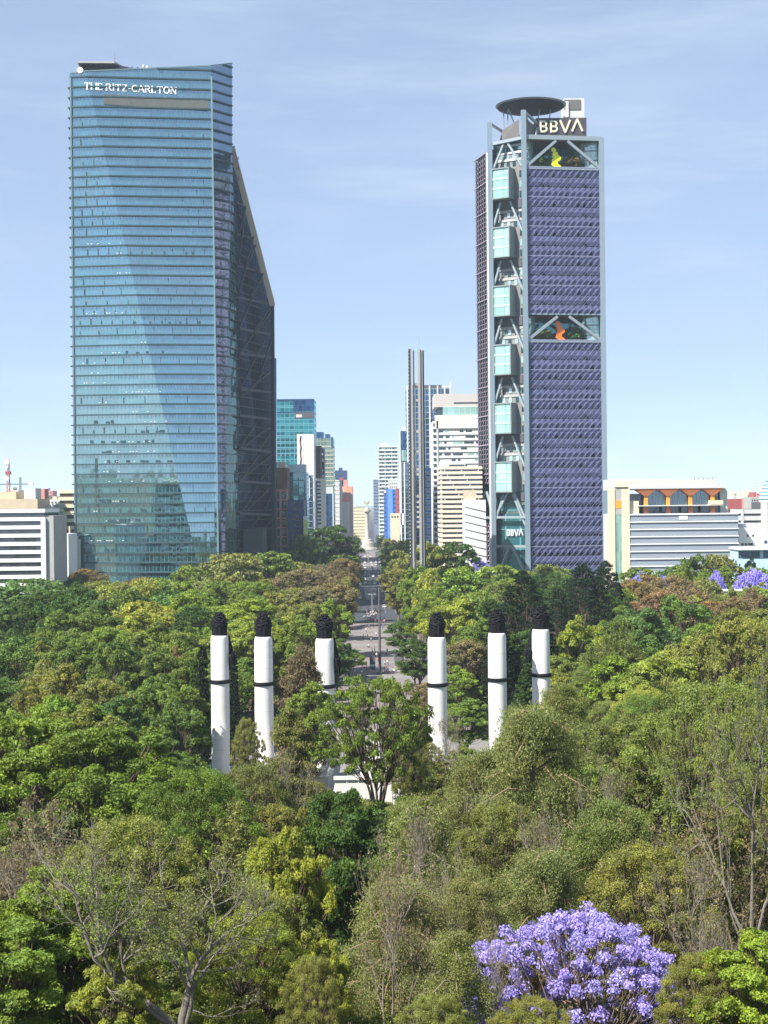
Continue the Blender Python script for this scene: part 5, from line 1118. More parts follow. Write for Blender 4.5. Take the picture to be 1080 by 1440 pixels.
pts = [(509.5, 939), (515, 938), (512, 944.5), (515.5, 945), (509, 949), (510, 953), (503, 957), (504.5, 953), (501.5, 961), (497, 943), (494, 944), (523.5, 919), (527, 918), (529.5, 925), (529, 924), (531.5, 932), (544.5, 919), (543.5, 922), (541.5, 937), (545, 936), (541, 947), (543.5, 947), (546, 946), (552, 947), (554, 948), (557, 946), (517.5, 911), (519, 912), (516.8, 899), (529, 894.5), (511, 899), (522, 903), (538, 885), (540, 882), (536.5, 874), (555.5, 911), (515, 889), (528, 876), (525, 882), (519, 884), (521, 930), (526, 934), (499, 949)]
r = random.Random(3)
for k in range(54): pts.append((512+r.random()*18, 859+r.random()*14.5))
for k in range(8): pts.append((536+r.random()*7, 872+r.random()*10))
pp = []
for i, (px, py) in enumerate(pts):
    x, y = ppos(px, py); o = bpy.data.objects.new('person', PM[r.randrange(3)]); COL.objects.link(o); o.location = (x, y, .035 if y < 644 else .08); o.rotation_euler = (0, 0, r.uniform(0, 6.28)); s = r.uniform(.93, 1.06); o.scale = (s*1.08, s*1.08, s)
    cc, cn_ = r.choice(PC[:1]*3+PC); o.color = cc; pp.append((px, py, cn_, o))
zones = [('in the gate crowd', lambda px, py: py < 877), ('on far plaza left of pole', lambda px, py: py < 915 and px < 533), ('right of the plaza pole', lambda px, py: px >= 533), ('near the dark panel', lambda px, py: px > 517), ('at near left plaza corner', lambda px, py: True)]
seen = {}; tot = {}
for px, py, cn_, o in sorted(pp, key=lambda q: q[0]):
    z = next(z for z, f in zones if f(px, py)); k = (cn_, z); seen[k] = seen.get(k, 0)+1
    o['label'] = f"person in a {cn_} top {z}, {ord_[min(seen[k]-1, 34)]} from the left"; o['category'] = 'person'; o['group'] = 'people walking on the plaza'
# ---------------------------------------------------------------- trees
def leaf_mat(name, trans=.35, hue=(1.25, 1.12, .55), rough=.55, tintamp=.9, spec=.25):
    m, nt, nd, lk = newmat(name); out = N(nt, 'ShaderNodeOutputMaterial'); oi = N(nt, 'ShaderNodeObjectInfo')
    at = N(nt, 'ShaderNodeAttribute', attribute_name='tint')
    # tint: x = leaf to leaf, y = clump to clump
    sp = N(nt, 'ShaderNodeSeparateXYZ'); lk.new(at.outputs['Vector'], sp.inputs[0])
    br = math_(nt, 'ADD', math_(nt, 'MULTIPLY_ADD', sp.outputs[0], tintamp*.6, 1-tintamp*.3), math_(nt, 'MULTIPLY_ADD', sp.outputs[1], tintamp*.5, -tintamp*.25))
    warm = N(nt, 'ShaderNodeVectorMath', operation='MULTIPLY'); lk.new(oi.outputs['Color'], warm.inputs[0]); warm.inputs[1].default_value = hue
    c = mixc(nt, math_(nt, 'MULTIPLY', sp.outputs[2], .75), oi.outputs['Color'], warm.outputs[0])
    v = N(nt, 'ShaderNodeVectorMath', operation='SCALE'); lk.new(c, v.inputs[0]); lk.new(br, v.inputs['Scale'])
    p = N(nt, 'ShaderNodeBsdfPrincipled'); lk.new(v.outputs[0], p.inputs['Base Color']); p.inputs['Roughness'].default_value = rough; p.inputs['Specular IOR Level'].default_value = spec
    t = N(nt, 'ShaderNodeBsdfTranslucent'); v2 = N(nt, 'ShaderNodeVectorMath', operation='MULTIPLY'); lk.new(v.outputs[0], v2.inputs[0]); v2.inputs[1].default_value = (1.25, 1.3, .6); lk.new(v2.outputs[0], t.inputs[0])
    mx = N(nt, 'ShaderNodeMixShader'); mx.inputs[0].default_value = trans; lk.new(p.outputs[0], mx.inputs[1]); lk.new(t.outputs[0], mx.inputs[2]); lk.new(mx.outputs[0], out.inputs[0]); return m
ML = leaf_mat('foliage', .32, tintamp=1.15); MLD = leaf_mat('drooping_foliage', .32, (1.30, 1.0, 1.05), tintamp=1.3); MP = leaf_mat('blossom', .3, (1.15, 1.0, 1.1), .7, .7, .1)
def bark(name, c, sc=1.2): return plain(name, c, .95, var=.45, scale=sc, spec=.1)
BK = bark('bark', (.13, .10, .075)); BKL = bark('pale_bark', (.18, .165, .14), 2.0); BKD = bark('dead_wood', (.22, .19, .155), 2.5); BKR = bark('red_bark', (.22, .15, .10))
def leaf_mesh(name, C, Nn, size, tint, rng, aspect=1.7, hang=False, mat=None):
    """one small bent leaf face per row; C centres, Nn outward normals"""
    n = len(C); nv = rng.normal(size=(n, 3)); nn = Nn*1.0+nv*.75; nn /= np.linalg.norm(nn, axis=1)[:, None]
    t = rng.normal(size=(n, 3))
    if hang: t = t*.35+np.array([0, 0, -1.0])
    t -= nn*(t*nn).sum(1)[:, None]; t /= np.maximum(np.linalg.norm(t, axis=1)[:, None], 1e-6); b = np.cross(nn, t)
    s = (size*rng.uniform(.65, 1.35, n))[:, None]; l = t*s*aspect*.5; w = b*s*.5
    V = np.stack([C-l, C+w*.9+nn*s*.12, C+l, C-w*.9+nn*s*.12], 1).reshape(-1, 3)
    me = bpy.data.meshes.new(name); me.vertices.add(4*n); me.vertices.foreach_set('co', V.ravel())
    me.loops.add(4*n); me.loops.foreach_set('vertex_index', np.arange(4*n)); me.polygons.add(n)
    me.polygons.foreach_set('loop_start', np.arange(0, 4*n, 4)); me.polygons.foreach_set('loop_total', np.full(n, 4)); me.update(calc_edges=True)
    a = me.attributes.new('tint', 'FLOAT_VECTOR', 'FACE'); a.data.foreach_set('vector', tint.astype(np.float32).ravel())
    me.materials.append(mat or ML); return me
def clumps_to_leaves(cl, rad, per, size, rng, flat=.7, shell=.35, hang=0.0, low=-.35, centre=None):
    """cl (K,3) clump centres, rad (K,) radii -> leaf centres, normals, tint"""
    K = len(cl); idx = np.repeat(np.arange(K), per); n = len(idx)
    d = rng.normal(size=(n, 3)); d /= np.linalg.norm(d, axis=1)[:, None]
    k = d[:, 2] < low; d[k, 2] *= -1
    r = (1-shell*rng.random(n)**1.5)
    # lumpy clump outline
    ph = rng.uniform(0, 6.28, (K, 3))[idx]; lump = 1+.22*np.sin(d[:, 0]*4+ph[:, 0])*np.sin(d[:, 1]*4+ph[:, 1])+.14*np.sin(d[:, 2]*6+ph[:, 2])
    off = d*(rad[idx]*r*lump)[:, None]; off[:, 2] *= flat
    if hang: off[:, 2] -= hang*rng.random(n)**1.3*rad[idx]
    C = cl[idx]+off
    ct = rng.random((K, 2))
    tint = np.stack([rng.random(n), ct[idx, 0], ct[idx, 1]*.8+.2*rng.random(n)], 1)
    return C, d, tint
def dome_points(K, Rr, z0, z1, rng, shape='dome', inner=.35, mind=None):
    pts = []; tries = 0; mind = mind or Rr*2.6/math.sqrt(K)
    while len(pts) < K and tries < K*60:
        tries += 1; a = rng.uniform(0, 6.2832); h = rng.random()
        if shape == 'dome': prof = math.sqrt(max(0, 1-((h-.32)/.70)**2)) if h > .32 else .72+.28*h/.32
        elif shape == 'umbrella': prof = (1-.75*((h-.45)/.55)**2)**.5 if h > .45 else .8+.2*h/.45
        elif shape == 'cone': prof = (1-h**1.6)**.62*.97+.03
        elif shape == 'round': prof = math.sqrt(max(0, 1-(2*h-1)**2))
        elif shape == 'vase': prof = .35+.65*h if h < .75 else 1-.9*((h-.75)/.25)**2
        else: prof = 1
        lob = 1+.16*math.sin(a*3+Rr)+.10*math.sin(a*5+z1)
        rr = Rr*prof*lob*(inner+(1-inner)*rng.random()**.5) if rng.random() < .4 else Rr*prof*lob*rng.uniform(.88, 1.02)
        p = np.array([rr*math.cos(a), rr*math.sin(a), z0+(z1-z0)*h])
        if all(np.sum((p-q)**2) > mind**2 for q in pts): pts.append(p)
        elif tries % 12 == 0: mind *= .985
    return np.array(pts)
def limbs(cl, z_f, rng, r0, nlimb=6, twist=.35, rtip=.04, trunk_lean=(0, 0), maxn=999, sides=7, fork=None):
    """trunk, main limbs and branches reaching the clumps"""
    mb = MB(); H = cl[:, 2].max(); top = np.array([trunk_lean[0], trunk_lean[1], z_f])
    base = np.zeros(3)
    mb.tube([base+[0, 0, -1.5], [0, 0, .3], top*.5+[rng.uniform(-.2, .2), rng.uniform(-.2, .2), 0], top], [r0*1.35, r0*1.15, r0*.92, r0*.82], sides+2)
    seeds = cl[rng.choice(len(cl), nlimb, replace=False)]
    for _ in range(4):
        g = np.argmin(((cl[:, None]-seeds[None])**2).sum(2), 1)
        seeds = np.array([cl[g == i].mean(0) if (g == i).any() else seeds[i] for i in range(nlimb)])
    g = np.argmin(((cl[:, None]-seeds[None])**2).sum(2), 1); nb = 0
    for i in range(nlimb):
        mem = cl[g == i]
        if not len(mem): continue
        end = top+(seeds[i]-top)*.62; mid = (top+end)/2+rng.normal(size=3)*twist*np.array([1, 1, .3]); mid[2] += .12*abs(end[2]-top[2])-.2
        mb.tube([top-[0, 0, .4], mid, end], [r0*.62, r0*.45, r0*.30], sides)
        for c in mem:
            nb += 1
            if nb > maxn: break
            s = end if rng.random() < .7 else mid; m2 = (s+c)/2+rng.normal(size=3)*twist*.8; m2[2] -= .15
            mb.tube([s, m2, c], [r0*.20, r0*.13, rtip], max(4, sides-3), cap=False)
    return mb
PROTO = {}
def register(key, trunkmb, bkm, crown_me, Rr, H, trunk_name='trunk', crown_name='crown'):
    tm = trunkmb.mesh(trunk_name+'_'+key, smooth=True); tm.materials.append(bkm); crown_me and setattr(crown_me, 'name', crown_name+'_'+key)
    PROTO[key] = (tm, crown_me, Rr, H)
def broad(key, seed, Rr, H, z0, K, per, leaf, cr, shape='dome', bk=None, flat=.86, nl=6, aspect=1.7, shell=.4, r0=.4, hang=0, mat=None, rtip=.04, zf=None, inner=.35, hangleaf=False, mind=None, lobes=0):
    rng = np.random.default_rng(seed)
    lr = Rr*(.36 if key.startswith(('mid', 'far')) else .31)
    if lobes:                            # big lobes, each covered with leaf clumps, dark gaps between them
        lc = dome_points(lobes, Rr-lr*.75, z0+lr*.4, H-lr*.6, rng, shape, inner, mind); m = K//len(lc)+1; cl = []
        for c in lc:
            r_ = lr*rng.uniform(.7, 1.25)
            for _ in range(m):
                d = rng.normal(size=3); d /= np.linalg.norm(d); d[2] = abs(d[2])*.9 if rng.random() < .85 else d[2]*.6
                cl.append(c+d*r_*np.array([1, 1, .98])*rng.uniform(.75, 1))
        cl = np.array(cl)
    else: cl = dome_points(K, Rr-cr*.6, z0, H-cr*.6, rng, shape, inner, mind)
    rad = cr*rng.uniform(.62, 1.30, len(cl))*(.82 if lobes else 1); C, d, t = clumps_to_leaves(cl, rad, per, leaf, rng, flat, shell, hang)
    me = leaf_mesh('crown', C, d, leaf, t, rng, aspect, hangleaf, mat)
    mb = limbs(cl, zf if zf else z0*.75, rng, r0, nl, rtip=rtip); register(key, mb, bk or BK, me, Rr, H)
# near, detailed
broad('near_a', 1, 7.0, 19, 7, 230, 560, .135, .95, bk=BK, shell=.5, lobes=26)
broad('near_b', 2, 6.2, 17, 6, 190, 560, .14, .98, 'round', shell=.5, lobes=24)
broad('near_c', 3, 7.5, 20, 6, 190, 420, .14, 1.05, 'vase', bk=BKL, shell=.7, lobes=20)
broad('near_fine', 31, 7.5, 20, 7, 260, 640, .085, .85, 'dome', bk=BK, shell=.9, inner=.2, aspect=2.0)
# middle distance
broad('mid_a', 4, 8.0, 22, 8, 190, 260, .25, 1.2, lobes=16)
broad('mid_b', 5, 7.0, 20, 7, 160, 260, .25, 1.15, 'round', shell=.5, lobes=14)
broad('mid_c', 6, 8.5, 22, 8, 150, 280, .26, 1.4, 'dome', shell=.45, lobes=13)
broad('mid_d', 7, 6.5, 21, 6, 170, 190, .22, .95, 'vase', shell=.8, inner=.1)
# far
broad('far_a', 8, 8.5, 23, 7, 120, 70, .60, 1.6, lobes=14)
broad('far_b', 9, 7.5, 21, 6, 100, 75, .58, 1.5, 'round', shell=.6, lobes=13)
broad('far_c', 10, 9.0, 22, 7, 130, 70, .55, 1.5, 'dome', shell=.7)
# flat topped umbrella tree before the monument
broad('umbrella', 11, 8.6, 17, 8.6, 190, 230, .16, .85, 'umbrella', flat=.65, r0=.42, nl=6, zf=4.5, inner=.2, rtip=.05)
# jacaranda
rng = np.random.default_rng(12); cl = dome_points(300, 7.4, 2.2, 10.0, rng, 'dome', .3, .9); rad = rng.uniform(.30, .75, len(cl))
C, d, t = clumps_to_leaves(cl, rad, 260, .125, rng, .8, .8); me = leaf_mesh('crown', C, d, .125, t, rng, 1.15, False, MP)
register('jacaranda', limbs(cl, 2.6, rng, .34, 8, rtip=.035), BK, me, 7.6, 10.6)
rng = np.random.default_rng(13); cl = dome_points(120, 6.5, 6, 12, rng, 'dome', .3, 1.2); rad = rng.uniform(.6, 1.2, len(cl))
C, d, t = clumps_to_leaves(cl, rad, 60, .4, rng, .8, .7); me = leaf_mesh('crown', C, d, .4, t, rng, 1.2, False, MP); register('jacaranda_far', limbs(cl, 5, rng, .34, 6), BK, me, 7, 12.5)
# drooping Montezuma cypress: hanging curtains of fine foliage on arching limbs
def drooping(key, seed, Rr, H, z0, nb, per, leaf, bk=BKR, sparse=1.0, droop=1.0, r0=.55, shape='dome'):
    rng = np.random.default_rng(seed); mb = MB(); Cs = []; Ds = []; Ts = []
    mb.tube([(0, 0, -1.5), (0, 0, .4), (.2, 0, H*.45), (-.1, .2, H*.75), (0, 0, H*.97)], [r0*1.5, r0*1.2, r0*.8, r0*.4, .05], 9)
    for i in range(nb):
        h = rng.uniform(.0, 1)**.9; z = z0+(H-z0)*h; a = i*2.39996+rng.uniform(-.3, .3)
        prof = (1-h**1.7)**.6*.85+.12 if shape == 'dome' else (1-h)**.8*.9+.12
        L = Rr*prof*rng.uniform(.65, 1.08); up = rng.uniform(.15, .5)*L*.5
        u = np.array([math.cos(a), math.sin(a), 0]); p0 = np.array([0, 0, z-up*.3]); p1 = p0+u*L*.5+[0, 0, up]; p2 = p0+u*L+[0, 0, up*.35-.25*L*droop*.5]
        mb.tube([p0, p1, p2], [max(.05, r0*.28*(1-h*.6)), r0*.13, .025], 5, cap=False)
        ns = int(9*sparse)+2; ct = rng.random(2)
        for k in range(ns):
            t = .28+.74*k/(ns-1); b = (1-t)**2*p0+2*t*(1-t)*p1+t*t*p2 if t < 1 else p2
            side = np.array([-u[1], u[0], 0]); b = b+side*rng.normal()*L*.16
            ln = rng.uniform(1.0, 2.6)*droop; m_ = int(per*rng.uniform(.7, 1.3)); q = rng.random(m_)
            sp = .16+.34*(1-q); c = b+rng.normal(size=(m_, 3))*sp[:, None]*np.array([1, 1, .4]); c[:, 2] -= q*ln-.25
            n_ = rng.normal(size=(m_, 3))*.6+u*.5+[0, 0, .35]; n_ /= np.linalg.norm(n_, axis=1)[:, None]
            Cs.append(c); Ds.append(n_); Ts.append(np.stack([rng.random(m_), np.full(m_, ct[0]*.6+.4*rng.random()), np.full(m_, ct[1])*.6+.4*q], 1))
    me = leaf_mesh('crown', np.concatenate(Cs), np.concatenate(Ds), leaf, np.concatenate(Ts), rng, 2.6, True, MLD); register(key, mb, bk, me, Rr, H)
drooping('droop_a', 21, 7.0, 22, 4, 74, 190, .07)
drooping('droop_b', 22, 5.5, 20, 4, 60, 150, .07, BKD, .8)
drooping('droop_c', 23, 7.5, 23, 5, 80, 190, .072, BKR, 1.0, .8)
drooping('conifer', 24, 5.2, 24, 5, 110, 60, .14, BKR, .9, .45, .5, 'dome')
# very dark conical araucaria and slim columns
def tiers(key, seed, Rr, H, z0, nt_, leaf, per, power=.7, flat=.4):
    rng = np.random.default_rng(seed); mb = MB(); cl = []; rd = []
    mb.tube([(0, 0, -1.5), (0, 0, H*.5), (0, 0, H*.98)], [.45, .3, .05], 8)
    for i in range(nt_):
        h = i/nt_; z = z0+(H-z0)*h; L = Rr*((1-h)**power)*rng.uniform(.92, 1.05)+.3; nbr = max(5, int(15*(1-h*.5)))
        for k in range(nbr):
            a = 6.2832*(k+rng.random()*.5)/nbr+i; e = np.array([math.cos(a)*L, math.sin(a)*L, z+rng.uniform(-.25, .25)-.1*L])
            mb.tube([(0, 0, z), e*[.5, .5, 1]+[0, 0, -.1], e], [.09, .06, .03], 4, cap=False)
            for q in (.35, .6, .82, 1.0): cl.append(e*[q, q, 1]); rd.append((.42+.16*rng.random())*(1+.2*L/Rr)*(H-z0)/nt_*.55)
    cl = np.array(cl); C, d, t = clumps_to_leaves(cl, np.array(rd), per, leaf, rng, flat, .5); me = leaf_mesh('crown', C, d, leaf, t, rng, 2.2); register(key, mb, BK, me, Rr, H)
broad('araucaria', 41, 8.5, 26, 3, 330, 90, .26, .95, 'cone', flat=.6, nl=9, shell=.5)
tiers('araucaria_thin', 42, 5.5, 28, 4, 30, .26, 30, .6, .7)
tiers('columnar', 43, 1.5, 21, 2, 30, .26, 12, .3, .9)
# bare branching trees
def bare(key, seed, H, spread, r0, depth=5, bk=BKD, starts=None, leafy=0, leaf=.16, zf=2.0, twig=.018, ang=.55):
    rng = np.random.default_rng(seed); mb = MB(); tips = []
    def grow(p, d, L, r, k):
        n = 3; pts = [p]; dd = d.copy()
        for i in range(n):
            dd = dd+rng.normal(size=3)*.16; dd[2] += .05; dd /= np.linalg.norm(dd); pts.append(pts[-1]+dd*L/n)
        mb.tube(pts, [r, r*.88, r*.78, r*.68], 7 if r > .12 else 4, cap=False)
        if k == 0 or r < twig: tips.append(pts[-1]); return
        for j in range(2 if rng.random() < .5 else 3):
            nd = dd+rng.normal(size=3)*ang*np.array([spread, spread, .7]); nd[2] += .18; nd /= np.linalg.norm(nd)
            grow(pts[-1], nd, L*rng.uniform(.62, .86), r*rng.uniform(.50, .70), k-1)
        if rng.random() < .7:
            nd = dd+rng.normal(size=3)*.8; nd /= np.linalg.norm(nd); grow(pts[2], nd, L*.55, r*.35, max(0, k-2))
    mb.tube([(0, 0, -1.5), (0, 0, .2), (0, 0, zf)], [r0*1.3, r0*1.1, r0*.95], 9)
    for (dx, dy, dz, L, rr) in (starts or [(.3, 0, 1, H*.3, .8), (-.5, .1, .8, H*.3, .6)]):
        d = np.array([dx, dy, dz], float); d /= np.linalg.norm(d); grow(np.array([0, 0, zf-.2]), d, L, r0*rr, depth)
    cm = None
    if leafy:
        tp = np.array(tips); tp = tp[rng.random(len(tp)) < .9]; C, d, t = clumps_to_leaves(tp, rng.uniform(.3, .75, len(tp)), leafy, leaf, rng, .8, .9, low=-1); cm = leaf_mesh('crown', C, d, leaf, t, rng, 2.0)
    va = np.array(mb.v); H = float(va[:, 2].max()); register(key, mb, bk, cm, float(np.abs(va[:, :2]).max())*.85, H)
bare('bare_forked', 51, 15, .9, .5, 6, BKL, [(.14, 0, 1, 4.4, .78), (-1.0, .0, .80, 5.6, .60), (-.62, .1, 1.0, 4.6, .50), (.45, -.2, 1, 3.4, .5)], zf=7.6, leafy=7, leaf=.10, twig=.012)
bare('bare_small', 52, 8, 1.2, .22, 5, BKD, [(.5, 0, .8, 3.0, .8), (-.7, 0, .6, 3.0, .7), (.1, .5, 1, 2.6, .6)], zf=1.2)
bare('bare_tall', 53, 18, .8, .34, 6, BKD, [(.15, 0, 1, 5.0, .85), (-.5, 0, .9, 4.2, .55), (.55, .2, .9, 4.0, .5)], zf=5, leafy=4, leaf=.15)
bare('sparse_tall', 54, 24, .9, .46, 6, BKL, [(-.05, 0, 1, 6.8, .80), (.55, 0, 1, 6.0, .60), (-.95, 0, .95, 6.8, .52), (-1.2, .2, .45, 5.2, .36), (1.1, .2, .5, 4.6, .36)], zf=8.5, leafy=22, leaf=.11, ang=.6)
bare('sparse_grey', 55, 20, .7, .34, 6, BK, [(-.1, 0, 1, 5.4, .8), (.45, 0, .9, 4.6, .6), (-.6, .2, .8, 4.6, .55)], zf=6, leafy=34, leaf=.17)
bare('bare_leaning', 56, 9, 1.0, .28, 5, BKL, [(.75, 0, .7, 5.2, .85), (-.1, .3, .8, 3.2, .4)], zf=.8)
# ---- placement
GREEN = dict(
 bright=((0.180, 0.262, 0.046), 'bright green'), lime=((0.262, 0.305, 0.062), 'yellow green'), mid=((0.138, 0.205, 0.042), 'mid green'), cool=((0.100, 0.176, 0.050), 'cool green'), deep=((0.061, 0.118, 0.026), 'deep green'),
 dark=((.016, .034, .016), 'blackish green'), olive=((0.185, 0.208, 0.062), 'olive'), sage=((0.170, 0.222, 0.062), 'grey green'), brown=((0.195, 0.162, 0.085), 'brownish'), rust=((0.225, 0.162, 0.088), 'rusty brown'), grey=((0.177, 0.159, 0.112), 'greyish half bare'), purple=((.33, .315, .76), 'purple flowering'))
FORM = dict(near_a='broad crowned tree', near_b='round crowned tree', near_c='vase shaped tree', near_fine='fine leaved tree', mid_a='broad crowned tree', mid_b='round crowned tree', mid_c='broad lumpy tree', mid_d='open crowned tree',
 far_a='broad crowned tree', far_b='round crowned tree', far_c='broad lumpy tree', umbrella='flat topped tree', jacaranda='tree', jacaranda_far='tree', droop_a='drooping cypress', droop_b='thin drooping cypress', droop_c='drooping cypress', conifer='conifer',
 araucaria='conical conifer', araucaria_thin='tiered conifer', columnar='slim columnar cypress', bare_forked='leafless forked tree', bare_small='dead twiggy tree', bare_tall='leafless tall tree', sparse_tall='thin leaved tall tree', sparse_grey='thin leaved tree', bare_leaning='leafless leaning tree')
NAME = dict(umbrella='umbrella_tree', jacaranda='flowering_tree', jacaranda_far='flowering_tree', droop_a='drooping_cypress', droop_b='drooping_cypress', droop_c='drooping_cypress', conifer='conifer_tree', araucaria='conical_conifer', araucaria_thin='tiered_conifer', columnar='columnar_cypress',
 bare_forked='bare_tree', bare_small='dead_tree', bare_tall='bare_tree', sparse_tall='thin_leaved_tree', sparse_grey='thin_leaved_tree', bare_leaning='bare_tree')
T = []                                   # (px of crown centre, Y, top py, kind, colour, width scale, rz)
rt_ = random.Random(21)
def put(px, ptop, Y, kind, col, wpx=None, rz=None, fixed=True, lab=None):
    """crown top at photo row ptop, crown width wpx photo pixels at distance Y"""
    tm, cm, Rr, H = PROTO[kind]; p = W(px, ptop, Y); zg_ = tz(p.x, Y); h = max(3.0, p.z-zg_); s = h/H
    sw = s if wpx is None else (wpx*Y/F)/(2*Rr)
    T.append(dict(px=px, top=ptop, Y=Y, x=p.x, z=zg_, kind=kind, col=col, s=s, sw=sw, rz=rt_.uniform(0, 6.28) if rz is None else rz, fixed=fixed, lab=lab, R=Rr*sw, H=h))
